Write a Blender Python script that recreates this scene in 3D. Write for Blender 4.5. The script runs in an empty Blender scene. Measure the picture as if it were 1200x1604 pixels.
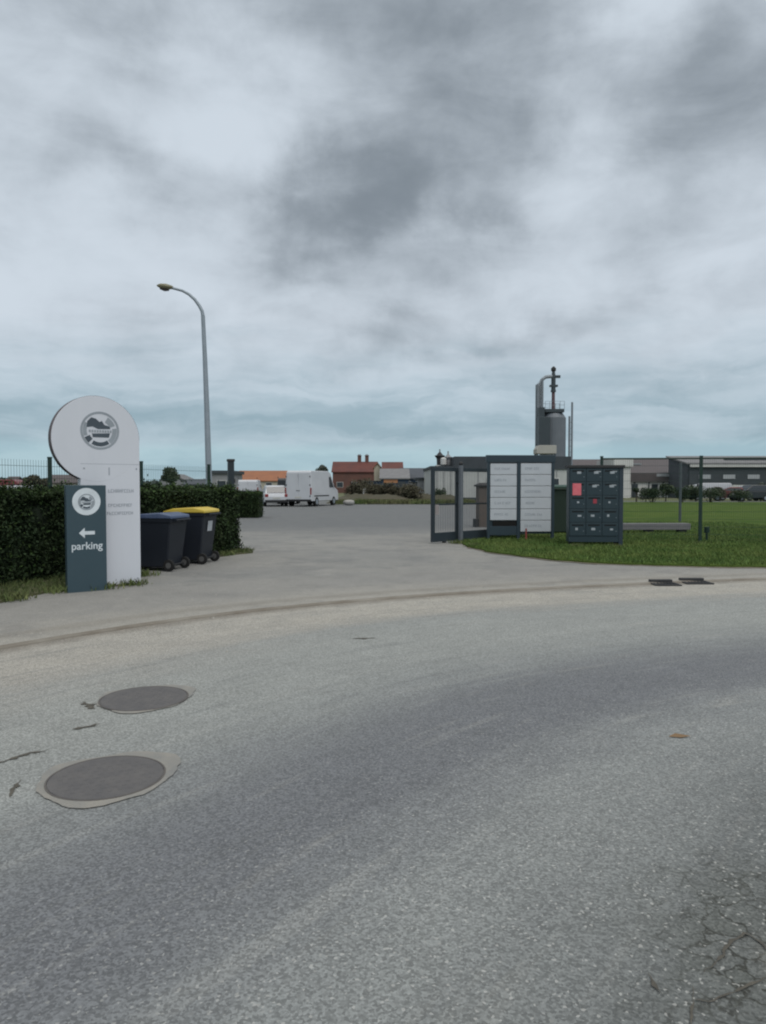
import bpy, bmesh, math, random
import numpy as np
from mathutils import Vector, Matrix
random.seed(7); RNG = np.random.default_rng(7)
R = math.radians; PI = math.pi
S = bpy.context.scene
COL = S.collection

# ------------------------------------------------------------------ camera
F = 1158.0; CW, CH = 1200.0, 1604.0
CAMH = 1.55; PITCH = math.atan((802 - 760) / F)
cam = bpy.data.objects.new('camera', bpy.data.cameras.new('camera')); COL.objects.link(cam)
cam.location = (0, 0, CAMH); cam.rotation_euler = (PI/2 - PITCH, 0, 0)
cam.data.sensor_fit = 'VERTICAL'; cam.data.sensor_height = 36; cam.data.lens = 36 * F / CH
cam.data.clip_start = 0.05; cam.data.clip_end = 6000
S.camera = cam
S.render.engine = 'CYCLES'
S.cycles.pixel_filter_type = 'BLACKMAN_HARRIS'; S.cycles.filter_width = 2.1
S.view_settings.view_transform = 'Standard'; S.view_settings.look = 'None'
S.view_settings.gamma = 1.0; S.view_settings.exposure = 0.0

def ray(px, py):
    u = Vector((0, math.sin(PITCH), math.cos(PITCH))); f = Vector((0, math.cos(PITCH), -math.sin(PITCH)))
    return Vector((1, 0, 0)) * ((px - 600) / F) + u * ((802 - py) / F) + f
def at(px, py, Y):                 # point of that sight line at depth Y
    d = ray(px, py); t = Y / d.y
    return Vector((d.x * t, Y, CAMH + d.z * t))
def gnd(px, py, z=0.0):            # point of that sight line on the ground
    d = ray(px, py); t = (z - CAMH) / d.z
    return Vector((d.x * t, d.y * t, z))

# ------------------------------------------------------------------ world: overcast sky
W = bpy.data.worlds.new('World'); S.world = W; W.use_nodes = True
SUN_EL, SUN_AZ = 52, 150     # azimuth clockwise from +Y
def build_world():
    nt = W.node_tree; N = nt.nodes; L = nt.links; N.clear()
    def node(t, **k):
        n = N.new(t)
        for a, b in k.items(): setattr(n, a, b)
        return n
    def put(s, v):
        if isinstance(v, (int, float)): s.default_value = v
        elif isinstance(v, tuple): s.default_value = v if len(v) == len(s.default_value) else v + (1,)
        else: L.new(v, s)
    def M(op, a, b=0.0, c=0.0, clamp=False):
        n = node('ShaderNodeMath', operation=op, use_clamp=clamp)
        put(n.inputs[0], a); put(n.inputs[1], b); put(n.inputs[2], c); return n.outputs[0]
    def mix(f, a, b):
        n = node('ShaderNodeMix', data_type='RGBA'); put(n.inputs[0], f); put(n.inputs[6], a); put(n.inputs[7], b); return n.outputs[2]
    def noise(vec, scale, detail, rough, dist=0.0):
        n = node('ShaderNodeTexNoise'); put(n.inputs['Vector'], vec); n.inputs['Scale'].default_value = scale
        n.inputs['Detail'].default_value = detail; n.inputs['Roughness'].default_value = rough; n.inputs['Distortion'].default_value = dist
        return n
    def smooth(v, a, b, lo=0.0, hi=1.0):
        n = node('ShaderNodeMapRange', interpolation_type='SMOOTHSTEP'); put(n.inputs[0], v)
        n.inputs[1].default_value = a; n.inputs[2].default_value = b; n.inputs[3].default_value = lo; n.inputs[4].default_value = hi
        return n.outputs[0]
    tc = node('ShaderNodeTexCoord'); sep = node('ShaderNodeSeparateXYZ'); L.new(tc.outputs['Generated'], sep.inputs[0])
    x, y, z = sep.outputs
    az0 = M('MULTIPLY', M('ARCTAN2', x, y), 180/PI); el0 = M('MULTIPLY', M('ARCSINE', z), 180/PI)
    # ragged cloud edges: the angles are pushed about by noise on a cloud layer overhead
    zz = M('ADD', M('MAXIMUM', z, 0.0), 0.10)
    cl = node('ShaderNodeCombineXYZ'); put(cl.inputs[0], M('DIVIDE', x, zz)); put(cl.inputs[1], M('DIVIDE', y, zz)); put(cl.inputs[2], 0.0)
    v1 = node('ShaderNodeVectorMath', operation='MULTIPLY'); put(v1.inputs[0], cl.outputs[0]); v1.inputs[1].default_value = (0.55, 1.0, 1.0)
    cv = v1.outputs[0]
    w1 = noise(tc.outputs['Generated'], 5.5, 6, 0.55)
    ws = node('ShaderNodeSeparateColor'); L.new(w1.outputs['Color'], ws.inputs[0])
    az = M('ADD', az0, M('MULTIPLY', M('SUBTRACT', ws.outputs[0], 0.5), 17.0))
    el = M('ADD', el0, M('MULTIPLY', M('SUBTRACT', ws.outputs[1], 0.5), 13.0))
    def blob(caz, cel, saz, sel, rot, amp):
        dx = M('SUBTRACT', az, caz); dy = M('SUBTRACT', el, cel); c, s = math.cos(R(rot)), math.sin(R(rot))
        a = M('DIVIDE', M('ADD', M('MULTIPLY', dx, c), M('MULTIPLY', dy, s)), saz)
        b = M('DIVIDE', M('SUBTRACT', M('MULTIPLY', dy, c), M('MULTIPLY', dx, s)), sel)
        q = M('ADD', M('MULTIPLY', a, a), M('MULTIPLY', b, b))
        return M('MULTIPLY', M('EXPONENT', M('MULTIPLY', q, -1.0)), amp)
    acc = None
    # (azimuth, elevation, half sizes, tilt, darkness) of the big clouds
    for b in [(4.5, 27, 11.5, 8, 25, 1.25), (-2.5, 20.0, 9.0, 3.4, 8, 1.15), (9, 35, 12, 5, 10, .75), (-17, 21.0, 6.5, 2.8, -10, .75),
              (24, 25.5, 6.5, 5.5, 5, 1.0), (28, 33, 5, 4, 5, .35), (10, 11.8, 7, 1.7, 10, .75), (-2.5, 10.0, 6, 1.5, 3, .6), (27, 13, 7, 2.4, 12, .7), (3, 14.5, 6, 1.4, 6, .4), (-13, 12.5, 6, 1.2, 0, .35), (19, 17, 6, 1.6, 10, .3),
              (26, 8.0, 7, 1.3, 5, .35), (-14, 9.8, 6, 1.2, 0, .18), (-21, 34, 11, 5.5, 5, .8), (-8, 33, 7, 4, 0, .55), (-2, 36, 8, 5, 0, .35), (-24, 22, 5, 3, 0, .35), (20, 20.5, 5, 2, 20, .35),
              (-50, 30, 16, 9, 10, .9), (55, 24, 18, 8, 0, .8), (95, 35, 25, 12, 0, .8), (-100, 28, 25, 10, 0, .8), (170, 30, 30, 12, 0, .8),
              (-12, 24, 4.5, 5, -10, -.55), (22, 34, 4, 6, -25, -.8), (13, 20.5, 7, 3.5, 25, -.35), (-25, 16, 6, 4, 0, -.15)]:
        v = blob(*b); acc = v if acc is None else M('ADD', acc, v)
    sv = node('ShaderNodeVectorMath', operation='MULTIPLY'); put(sv.inputs[0], tc.outputs['Generated']); sv.inputs[1].default_value = (1.0, 1.0, 2.3); sv = sv.outputs[0]
    n1 = noise(sv, 2.6, 7, 0.52, 0.25).outputs['Fac']; n2 = noise(sv, 6.5, 8, 0.55, 0.35).outputs['Fac']; n5 = noise(cv, 1.6, 8, 0.55, 0.3).outputs['Fac']
    dens = M('ADD', acc, M('ADD', M('MULTIPLY', M('SUBTRACT', n1, 0.5), 1.8), M('ADD', M('MULTIPLY', M('SUBTRACT', n5, 0.5), 0.7), M('MULTIPLY', M('SUBTRACT', n2, 0.5), 1.9))))
    n4 = noise(tc.outputs['Generated'], 9.0, 8, 0.62, 0.4).outputs['Fac']; dens = M('ADD', dens, M('MULTIPLY', M('SUBTRACT', n4, 0.5), 1.0)); dens = smooth(dens, -0.45, 2.05)
    bright = (0.64, 0.712, 0.785); dark = (0.225, 0.262, 0.298)
    cloud = mix(dens, bright, dark)
    # lower down the layer turns blue-green and streaky; a paler gap lies along the horizon
    n3v = node('ShaderNodeCombineXYZ'); put(n3v.inputs[0], M('MULTIPLY', az, 0.065)); put(n3v.inputs[1], M('MULTIPLY', M('ADD', M('MULTIPLY', el, 0.3), M('MULTIPLY', el0, 0.7)), 0.36)); put(n3v.inputs[2], 3.1)
    n3 = noise(n3v.outputs[0], 1.5, 6, 0.55, 0.3).outputs['Fac']
    low = mix(smooth(n3, 0.32, 0.68), (0.235, 0.365, 0.435), (0.43, 0.555, 0.635))
    el2 = M('ADD', el0, M('MULTIPLY', M('SUBTRACT', n3, 0.5), 5.0))
    c = mix(smooth(el2, 3.5, 13.5, 0.80, 0.0), cloud, low)
    gap = mix(smooth(n3, 0.3, 0.7), (0.36, 0.52, 0.60), (0.43, 0.60, 0.665))
    el3 = M('ADD', el0, M('MULTIPLY', M('SUBTRACT', n3, 0.5), 0.9))
    c = mix(smooth(el3, 2.5, 3.6, 0.85, 0.0), c, gap)
    up = smooth(el0, 36, 62, 0.0, 1.0); c = mix(up, c, (1.13, 1.11, 1.04))
    sky = node('ShaderNodeTexSky', sky_type='NISHITA', sun_disc=False)
    sky.sun_elevation = R(SUN_EL); sky.sun_rotation = R(SUN_AZ)
    bgs = node('ShaderNodeBackground'); L.new(sky.outputs[0], bgs.inputs[0]); bgs.inputs[1].default_value = 0.08
    bgc = node('ShaderNodeBackground'); L.new(c, bgc.inputs[0]); bgc.inputs[1].default_value = 1.0
    ms = node('ShaderNodeMixShader'); ms.inputs[0].default_value = 0.94
    L.new(bgs.outputs[0], ms.inputs[1]); L.new(bgc.outputs[0], ms.inputs[2])
    out = node('ShaderNodeOutputWorld'); L.new(ms.outputs[0], out.inputs[0])
build_world()
sun = bpy.data.objects.new('sun', bpy.data.lights.new('sun', 'SUN')); COL.objects.link(sun)
sun.data.energy = 1.45; sun.data.angle = R(35); sun.data.color = (1.0, 0.97, 0.93)
sd = Vector((math.sin(R(SUN_AZ)) * math.cos(R(SUN_EL)), math.cos(R(SUN_AZ)) * math.cos(R(SUN_EL)), math.sin(R(SUN_EL))))
sun.rotation_euler = sd.to_track_quat('Z', 'Y').to_euler(); sun.location = sd * 50

# ------------------------------------------------------------------ helpers
def tag(o, label=None, cat=None, group=None, kind=None):
    if label: o['label'] = label
    if cat: o['category'] = cat
    if group: o['group'] = group
    if kind: o['kind'] = kind
    return o
def thing(name, loc, rz, label, cat, group=None):
    o = bpy.data.objects.new(name, None); COL.objects.link(o); o.location = loc; o.rotation_euler = (0, 0, rz)
    o.empty_display_size = 0.2
    return tag(o, label, cat, group)
class MB:
    def __init__(s): s.v = []; s.f = []; s.mi = []; s.m = 0
    def add(s, vs, fs):
        b = len(s.v); s.v += [tuple(v) for v in vs]; s.f += [tuple(b + i for i in f) for f in fs]; s.mi += [s.m] * len(fs); return s
    def box(s, x0, x1, y0, y1, z0, z1):
        return s.add([(x0,y0,z0),(x1,y0,z0),(x1,y1,z0),(x0,y1,z0),(x0,y0,z1),(x1,y0,z1),(x1,y1,z1),(x0,y1,z1)],
                     [(3,2,1,0),(4,5,6,7),(0,1,5,4),(1,2,6,5),(2,3,7,6),(3,0,4,7)])
    def frus(s, b, t, z0, z1):     # b, t = (x0,x1,y0,y1)
        return s.add([(b[0],b[2],z0),(b[1],b[2],z0),(b[1],b[3],z0),(b[0],b[3],z0),(t[0],t[2],z1),(t[1],t[2],z1),(t[1],t[3],z1),(t[0],t[3],z1)],
                     [(3,2,1,0),(4,5,6,7),(0,1,5,4),(1,2,6,5),(2,3,7,6),(3,0,4,7)])
    def tube(s, pts, rad, n=8, caps=True):
        pts = [Vector(p) for p in pts]
        if isinstance(rad, (int, float)): rad = [rad] * len(pts)
        ref = None; vs = []
        for i, p in enumerate(pts):
            d = (pts[min(i+1, len(pts)-1)] - pts[max(i-1, 0)]).normalized()
            if ref is None:
                ref = d.cross(Vector((0, 0, 1)))
                if ref.length < 0.05: ref = d.cross(Vector((1, 0, 0)))
            ref = (ref - d * ref.dot(d)).normalized(); q = d.cross(ref)
            for k in range(n):
                a = 2*PI*k/n; vs.append(p + (ref*math.cos(a) + q*math.sin(a)) * rad[i])
        fs = [(i*n+k, i*n+(k+1)%n, (i+1)*n+(k+1)%n, (i+1)*n+k) for i in range(len(pts)-1) for k in range(n)]
        if caps: fs += [tuple(range(n))[::-1], tuple((len(pts)-1)*n+k for k in range(n))]
        return s.add(vs, fs)
    def bar(s, a, b, w, h=None):   # square bar
        a = Vector(a); b = Vector(b); h = h or w; d = (b-a).normalized()
        r = d.cross(Vector((0,0,1)));  r = r if r.length > .05 else d.cross(Vector((0,1,0)))
        r.normalize(); q = r.cross(d); vs = []
        for p in (a, b):
            for i, j in ((-1,-1),(1,-1),(1,1),(-1,1)): vs.append(p + r*i*w/2 + q*j*h/2)
        return s.add(vs, [(3,2,1,0),(4,5,6,7),(0,1,5,4),(1,2,6,5),(2,3,7,6),(3,0,4,7)])
    def prism(s, poly, y0, y1, axis='y'):  # poly = (a,b) pairs swept along an axis
        n = len(poly)
        P = (lambda p, t: (p[0], t, p[1])) if axis == 'y' else ((lambda p, t: (t, p[0], p[1])) if axis == 'x' else (lambda p, t: (p[0], p[1], t)))
        vs = [P(p, y0) for p in poly] + [P(p, y1) for p in poly]
        fs = [tuple(range(n)), tuple(range(2*n-1, n-1, -1))] + [(i, n+i, n+(i+1)%n, (i+1)%n) for i in range(n)]
        return s.add(vs, fs)
    def disc(s, cx, y0, y1, cz, r, n=48):
        return s.prism([(cx + r*math.cos(2*PI*k/n), cz + r*math.sin(2*PI*k/n)) for k in range(n)], y0, y1)
    def build(s, name, mats, parent=None, bevel=0, smooth=False, seg=2):
        me = bpy.data.meshes.new(name); me.from_pydata(s.v, [], s.f)
        for m in (mats if isinstance(mats, (list, tuple)) else [mats]): me.materials.append(m)
        me.polygons.foreach_set('material_index', s.mi)
        bm = bmesh.new(); bm.from_mesh(me); bmesh.ops.recalc_face_normals(bm, faces=bm.faces); bm.to_mesh(me); bm.free()
        if smooth: me.shade_smooth()
        o = bpy.data.objects.new(name, me); COL.objects.link(o); o.parent = parent
        if bevel:
            b = o.modifiers.new('bevel', 'BEVEL'); b.width = bevel; b.segments = seg; b.limit_method = 'ANGLE'; b.angle_limit = R(35)
        return o
def quads(name, V, n, mats, parent=None, mi=None):  # V: (n*4,3) array
    me = bpy.data.meshes.new(name); me.vertices.add(len(V)); me.vertices.foreach_set('co', V.astype(np.float32).ravel())
    me.loops.add(len(V)); me.loops.foreach_set('vertex_index', np.arange(len(V), dtype=np.int32))
    me.polygons.add(n); me.polygons.foreach_set('loop_start', np.arange(n, dtype=np.int32) * 4)
    for m in (mats if isinstance(mats, (list, tuple)) else [mats]): me.materials.append(m)
    if mi is not None: me.polygons.foreach_set('material_index', mi.astype(np.int32))
    me.update(calc_edges=True)
    o = bpy.data.objects.new(name, me); COL.objects.link(o); o.parent = parent
    return o
def leaf_quads(P, size, up=0.3):   # P (n,3) leaf centres -> (4n,3)
    n = len(P); a = RNG.normal(size=(n, 3)); a /= np.linalg.norm(a, axis=1)[:, None]
    b = RNG.normal(size=(n, 3)); b[:, 2] *= up; b -= a * (a*b).sum(1)[:, None]; b /= np.linalg.norm(b, axis=1)[:, None] + 1e-9
    s = size * RNG.uniform(0.6, 1.3, n)[:, None]
    V = np.empty((n, 4, 3)); V[:, 0] = P - a*s; V[:, 1] = P + b*s*0.55; V[:, 2] = P + a*s; V[:, 3] = P - b*s*0.55
    return V.reshape(-1, 3)

# ------------------------------------------------------------------ materials
MATS = {}
def mat(name, col, rough=0.6, col2=None, scale=6.0, amt=0.5, bump=0.0, bscale=None, metal=0.0, spec=0.4, island=0.0, stretch=(1,1,1), detail=6):
    if name in MATS: return MATS[name]
    m = bpy.data.materials.new(name); m.use_nodes = True; nt = m.node_tree; N = nt.nodes; L = nt.links
    p = N['Principled BSDF']; p.inputs['Roughness'].default_value = rough; p.inputs['Metallic'].default_value = metal
    p.inputs['Specular IOR Level'].default_value = spec
    tc = N.new('ShaderNodeTexCoord'); mp = N.new('ShaderNodeMapping'); mp.inputs['Scale'].default_value = stretch
    L.new(tc.outputs['Object'], mp.inputs[0])
    col2 = col2 or tuple(c * 0.78 for c in col)
    nz = N.new('ShaderNodeTexNoise'); nz.inputs['Scale'].default_value = scale; nz.inputs['Detail'].default_value = detail; nz.inputs['Roughness'].default_value = 0.62
    L.new(mp.outputs[0], nz.inputs['Vector'])
    mr = N.new('ShaderNodeMapRange'); mr.inputs[1].default_value = 0.5 - amt/2; mr.inputs[2].default_value = 0.5 + amt/2; L.new(nz.outputs['Fac'], mr.inputs[0])
    mx = N.new('ShaderNodeMix'); mx.data_type = 'RGBA'; L.new(mr.outputs[0], mx.inputs[0])
    mx.inputs[6].default_value = (*col, 1); mx.inputs[7].default_value = (*col2, 1); out = mx.outputs[2]
    if island:
        g = N.new('ShaderNodeNewGeometry'); h = N.new('ShaderNodeHueSaturation')
        m1 = N.new('ShaderNodeMapRange'); m1.inputs[3].default_value = 1 - island; m1.inputs[4].default_value = 1 + island
        L.new(g.outputs['Random Per Island'], m1.inputs[0]); L.new(m1.outputs[0], h.inputs['Value'])
        m2 = N.new('ShaderNodeMapRange'); m2.inputs[3].default_value = 0.485; m2.inputs[4].default_value = 0.515
        wn = N.new('ShaderNodeTexWhiteNoise'); wn.noise_dimensions = '1D'; L.new(g.outputs['Random Per Island'], wn.inputs['W'])
        L.new(wn.outputs['Value'], m2.inputs[0]); L.new(m2.outputs[0], h.inputs['Hue']); L.new(out, h.inputs['Color']); out = h.outputs[0]
    L.new(out, p.inputs['Base Color'])
    if bump:
        b = N.new('ShaderNodeBump'); b.inputs['Strength'].default_value = bump; b.inputs['Distance'].default_value = 0.02
        n2 = N.new('ShaderNodeTexNoise'); n2.inputs['Scale'].default_value = bscale or scale*4; n2.inputs['Detail'].default_value = 5
        L.new(tc.outputs['Object'], n2.inputs['Vector']); L.new(n2.outputs['Fac'], b.inputs['Height']); L.new(b.outputs[0], p.inputs['Normal'])
    MATS[name] = m; return m
def glass(name, col=(0.03, 0.04, 0.05)):
    m = mat(name, col, 0.08, spec=0.8); return m

def ground_mat(name, base, warm, kind):
    """asphalt and paving: large stains, fine aggregate, wear lanes, tone bands by kerb distance. UV = (run along the kerb, distance from the kerb) in metres."""
    m = bpy.data.materials.new(name); m.use_nodes = True; nt = m.node_tree; N = nt.nodes; L = nt.links; p = N['Principled BSDF']
    def put(s, v):
        if isinstance(v, (int, float)): s.default_value = v
        elif isinstance(v, tuple): s.default_value = v if len(v) == len(s.default_value) else v + (1,)
        else: L.new(v, s)
    def Mx(op, a, b=0.0, clamp=False):
        n = N.new('ShaderNodeMath'); n.operation = op; n.use_clamp = clamp; put(n.inputs[0], a); put(n.inputs[1], b); return n.outputs[0]
    def mix(f, a, b, blend='MIX'):
        n = N.new('ShaderNodeMix'); n.data_type = 'RGBA'; n.blend_type = blend; put(n.inputs[0], f); put(n.inputs[6], a); put(n.inputs[7], b); return n.outputs[2]
    tc = N.new('ShaderNodeTexCoord'); P = tc.outputs['Object']
    def noise(vec, s, d=4, r=0.55):
        n = N.new('ShaderNodeTexNoise'); put(n.inputs['Vector'], vec); n.inputs['Scale'].default_value = s; n.inputs['Detail'].default_value = d; n.inputs['Roughness'].default_value = r
        return n.outputs['Fac']
    def ss(v, a, b, lo=0.0, hi=1.0):
        n = N.new('ShaderNodeMapRange'); n.interpolation_type = 'SMOOTHSTEP'; put(n.inputs[0], v)
        for i, q in enumerate((a, b, lo, hi)): n.inputs[i+1].default_value = q
        return n.outputs[0]
    sep = N.new('ShaderNodeSeparateXYZ'); L.new(tc.outputs['UV'], sep.inputs[0]); u, t = sep.outputs[0], sep.outputs[1]
    uv2 = N.new('ShaderNodeCombineXYZ'); put(uv2.inputs[0], Mx('MULTIPLY', u, 0.22)); put(uv2.inputs[1], Mx('MULTIPLY', t, 2.2)); put(uv2.inputs[2], 0.0)
    streak = noise(uv2.outputs[0], 1.6, 5, 0.6)
    big = noise(P, 0.35, 5, 0.6); mid = noise(P, 2.3, 6, 0.65); fine = noise(P, 95.0, 3, 0.7)
    vor = N.new('ShaderNodeTexVoronoi'); L.new(P, vor.inputs['Vector']); vor.inputs['Scale'].default_value = 105
    sc = N.new('ShaderNodeSeparateColor'); L.new(vor.outputs['Color'], sc.inputs[0]); grain = sc.outputs[0]
    col = mix(ss(big, 0.3, 0.7), base, warm)
    tb = Mx('ADD', t, Mx('MULTIPLY', Mx('SUBTRACT', mid, 0.5), 0.25)); tb = Mx('ADD', tb, Mx('MULTIPLY', Mx('SUBTRACT', streak, 0.5), 0.55))
    tw = Mx('ADD', t, Mx('MULTIPLY', Mx('SUBTRACT', mid, 0.5), 0.7)); tw = Mx('ADD', tw, Mx('MULTIPLY', Mx('SUBTRACT', streak, 0.5), 1.0))
    if kind == 'road':
        band = lambda a, b, c, d: Mx('MULTIPLY', ss(tb, a, b), ss(tb, c, d, 1.0, 0.0))
        sx = N.new('ShaderNodeSeparateXYZ'); L.new(P, sx.inputs[0])
        lane = Mx('MULTIPLY', band(3.4, 4.45, 4.75, 5.7), 0.80)
        col = mix(lane, col, (0.122, 0.128, 0.142))
        col = mix(Mx('MULTIPLY', band(5.5, 7.0, 12, 13), 0.9), col, (0.088, 0.095, 0.096))  # road colour darkens again towards its near side
        col = mix(Mx('MULTIPLY', band(1.2, 1.9, 2.7, 4.0), 0.6), col, (0.285, 0.295, 0.28))
        dust = Mx('MULTIPLY', ss(tw, 1.75, 0.95), ss(mid, 0.25, 0.6, 0.72, 1.0))
        col = mix(dust, col, (0.335, 0.32, 0.285))
        # dust fans out further along the bend at the left
        left = Mx('MULTIPLY', ss(sx.outputs[0], 0.2, -2.6), ss(tw, 2.7, 1.0)); col = mix(Mx('MULTIPLY', left, 0.55), col, (0.315, 0.303, 0.275))
        col = mix(Mx('MULTIPLY', ss(streak, 0.60, 0.74), 0.28), col, (0.36, 0.35, 0.32))
        uv3 = N.new('ShaderNodeCombineXYZ'); put(uv3.inputs[0], Mx('MULTIPLY', u, 0.35)); put(uv3.inputs[1], Mx('MULTIPLY', t, 7.0)); put(uv3.inputs[2], 4.0)
        fs = noise(uv3.outputs[0], 1.3, 5, 0.6); col = mix(Mx('MULTIPLY', ss(fs, 0.54, 0.70), 0.30), col, (0.14, 0.147, 0.15)); col = mix(Mx('MULTIPLY', ss(fs, 0.46, 0.32), 0.22), col, (0.30, 0.305, 0.29))
        gut = Mx('MULTIPLY', ss(Mx('ADD', t, Mx('MULTIPLY', mid, 0.25)), 0.42, 0.14), 0.6); col = mix(gut, col, (0.15, 0.132, 0.11))
        # crazed, breaking-up surface at the near right
        vc = N.new('ShaderNodeTexVoronoi'); vc.feature = 'DISTANCE_TO_EDGE'; vc.inputs['Scale'].default_value = 6.5
        wv = N.new('ShaderNodeVectorMath'); wv.operation = 'ADD'; L.new(P, wv.inputs[0])
        nn = N.new('ShaderNodeTexNoise'); nn.inputs['Scale'].default_value = 6; nn.inputs['Detail'].default_value = 4; L.new(P, nn.inputs['Vector'])
        w2 = N.new('ShaderNodeVectorMath'); w2.operation = 'SCALE'; L.new(nn.outputs['Color'], w2.inputs[0]); w2.inputs['Scale'].default_value = 0.30
        L.new(w2.outputs[0], wv.inputs[1]); L.new(wv.outputs[0], vc.inputs['Vector'])
        dx = Mx('SUBTRACT', sx.outputs[0], 1.42); dy = Mx('SUBTRACT', sx.outputs[1], 2.2)
        rr = Mx('SQRT', Mx('ADD', Mx('MULTIPLY', dx, dx), Mx('MULTIPLY', Mx('MULTIPLY', dy, dy), 0.55)))
        zone = ss(Mx('ADD', rr, Mx('MULTIPLY', Mx('SUBTRACT', mid, 0.5), 0.9)), 0.74, 0.30)
        crack = Mx('MULTIPLY', Mx('MULTIPLY', ss(vc.outputs['Distance'], 0.06, 0.004), ss(mid, 0.28, 0.46)), zone)
        v3 = N.new('ShaderNodeTexVoronoi'); v3.inputs['Scale'].default_value = 6.5; L.new(wv.outputs[0], v3.inputs['Vector']); s3 = N.new('ShaderNodeSeparateColor'); L.new(v3.outputs['Color'], s3.inputs[0])
        col = mix(Mx('MULTIPLY', Mx('MULTIPLY', s3.outputs[0], zone), 0.55), col, (0.075, 0.082, 0.075)); col = mix(Mx('MULTIPLY', zone, 0.25), col, (0.10, 0.105, 0.09))
        col = mix(Mx('MULTIPLY', crack, 0.88), col, (0.035, 0.036, 0.03))
        earth = ss(Mx('ADD', rr, Mx('MULTIPLY', Mx('SUBTRACT', mid, 0.5), 0.35)), 0.26, 0.14)
        col = mix(Mx('MULTIPLY', earth, 0.5), col, (0.17, 0.165, 0.145))
    elif kind == 'pave':
        dust = Mx('MULTIPLY', ss(tw, -1.6, -0.15), 0.6); col = mix(dust, col, (0.32, 0.305, 0.27))
        col = mix(Mx('MULTIPLY', ss(noise(P, 1.1, 7, 0.68), 0.52, 0.64), 0.45), col, (0.185, 0.182, 0.175)); col = mix(Mx('MULTIPLY', ss(noise(P, 3.1, 6, 0.7), 0.56, 0.68), 0.35), col, (0.33, 0.32, 0.29))
        col = mix(Mx('MULTIPLY', ss(Mx('ABSOLUTE', Mx('ADD', t, Mx('ADD', 0.35, Mx('MULTIPLY', mid, 0.3)))), 0.22, 0.02), 0.35), col, (0.17, 0.155, 0.13))
        col = mix(Mx('MULTIPLY', ss(mid, 0.57, 0.72), 0.35), col, (0.17, 0.17, 0.165))
    elif kind == 'yard':
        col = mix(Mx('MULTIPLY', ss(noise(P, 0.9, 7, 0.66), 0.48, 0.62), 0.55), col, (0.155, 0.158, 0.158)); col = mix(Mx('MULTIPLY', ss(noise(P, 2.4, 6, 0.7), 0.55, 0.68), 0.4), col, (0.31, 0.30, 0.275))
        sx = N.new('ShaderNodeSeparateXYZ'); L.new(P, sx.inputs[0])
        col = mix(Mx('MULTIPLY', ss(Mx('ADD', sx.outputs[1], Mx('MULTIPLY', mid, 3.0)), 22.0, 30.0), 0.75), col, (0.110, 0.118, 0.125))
    # aggregate: pale and dark stones
    amp = 0.30 if kind == 'road' else 0.16
    g1 = ss(grain, 0.0, 1.0, 1 - amp, 1 + amp*0.7); g2 = ss(fine, 0.3, 0.7, 0.86, 1.12)
    gg = Mx('MULTIPLY', Mx('MULTIPLY', g1, g2), ss(mid, 0.2, 0.8, 0.93, 1.07)); cc = N.new('ShaderNodeCombineColor')
    for i in range(3): L.new(gg, cc.inputs[i])
    col = mix(1.0, col, cc.outputs[0], 'MULTIPLY')
    if kind == 'road':
        st = Mx('MULTIPLY', Mx('MULTIPLY', ss(sc.outputs[1], 0.955, 0.98), ss(t, 3.5, 6.0, 0.1, 1.0)), 0.5); col = mix(st, col, (0.46, 0.46, 0.44))
    L.new(col, p.inputs['Base Color']); p.inputs['Roughness'].default_value = 0.85; p.inputs['Specular IOR Level'].default_value = 0.3
    b = N.new('ShaderNodeBump'); b.inputs['Strength'].default_value = 0.5; b.inputs['Distance'].default_value = 0.004
    L.new(Mx('ADD', grain, fine), b.inputs['Height']); L.new(b.outputs[0], p.inputs['Normal'])
    return m

m_road = ground_mat('road_asphalt', (0.200, 0.212, 0.212), (0.226, 0.238, 0.234), 'road')
m_pave = ground_mat('pavement_asphalt', (0.218, 0.216, 0.207), (0.250, 0.245, 0.230), 'pave')
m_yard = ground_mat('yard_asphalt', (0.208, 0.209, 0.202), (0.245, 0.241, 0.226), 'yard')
m_field = mat('field_earth', (0.075, 0.10, 0.035), 0.95, (0.11, 0.105, 0.06), 0.12, 0.5)
m_lawn = mat('lawn', (0.040, 0.080, 0.014), 0.95, (0.084, 0.116, 0.028), 0.55, 0.42, 0.8, 25, spec=0.05)
m_blade = mat('grass_blade', (0.056, 0.115, 0.021), 0.8, (0.13, 0.175, 0.045), 0.8, 0.4, island=0.35)
m_verge = mat('verge_earth', (0.050, 0.07, 0.025), 0.95, (0.10, 0.09, 0.05), 4, 0.5, 0.8, 30)
m_bank = mat('bank_earth', (0.075, 0.064, 0.042), 0.95, (0.05, 0.052, 0.03), 0.8, 0.5, 0.9, 6)
m_kerb = mat('kerb_dirt', (0.15, 0.13, 0.105), 0.95, (0.235, 0.22, 0.19), 1.6, 0.35, 0.6, 60)
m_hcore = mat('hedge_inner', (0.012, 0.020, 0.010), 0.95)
m_hleaf = mat('hedge_leaf', (0.020, 0.036, 0.017), 0.75, (0.036, 0.052, 0.024), 1.1, 0.4, island=0.5, spec=0.12)
m_hleaf2 = mat('hedge_leaf_pale', (0.050, 0.085, 0.026), 0.75, (0.036, 0.062, 0.022), 1.1, 0.4, island=0.4, spec=0.12)
m_tleaf = mat('tree_leaf', (0.030, 0.05, 0.020), 0.6, (0.05, 0.07, 0.03), 0.8, 0.4, island=0.45)
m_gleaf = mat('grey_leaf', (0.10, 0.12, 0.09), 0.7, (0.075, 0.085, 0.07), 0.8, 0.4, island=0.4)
m_bark = mat('bark', (0.06, 0.048, 0.036), 0.9, bump=0.6)
m_twig = mat('dry_twig', (0.085, 0.070, 0.048), 0.9, (0.055, 0.06, 0.034), 1, 0.5, island=0.4)

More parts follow.
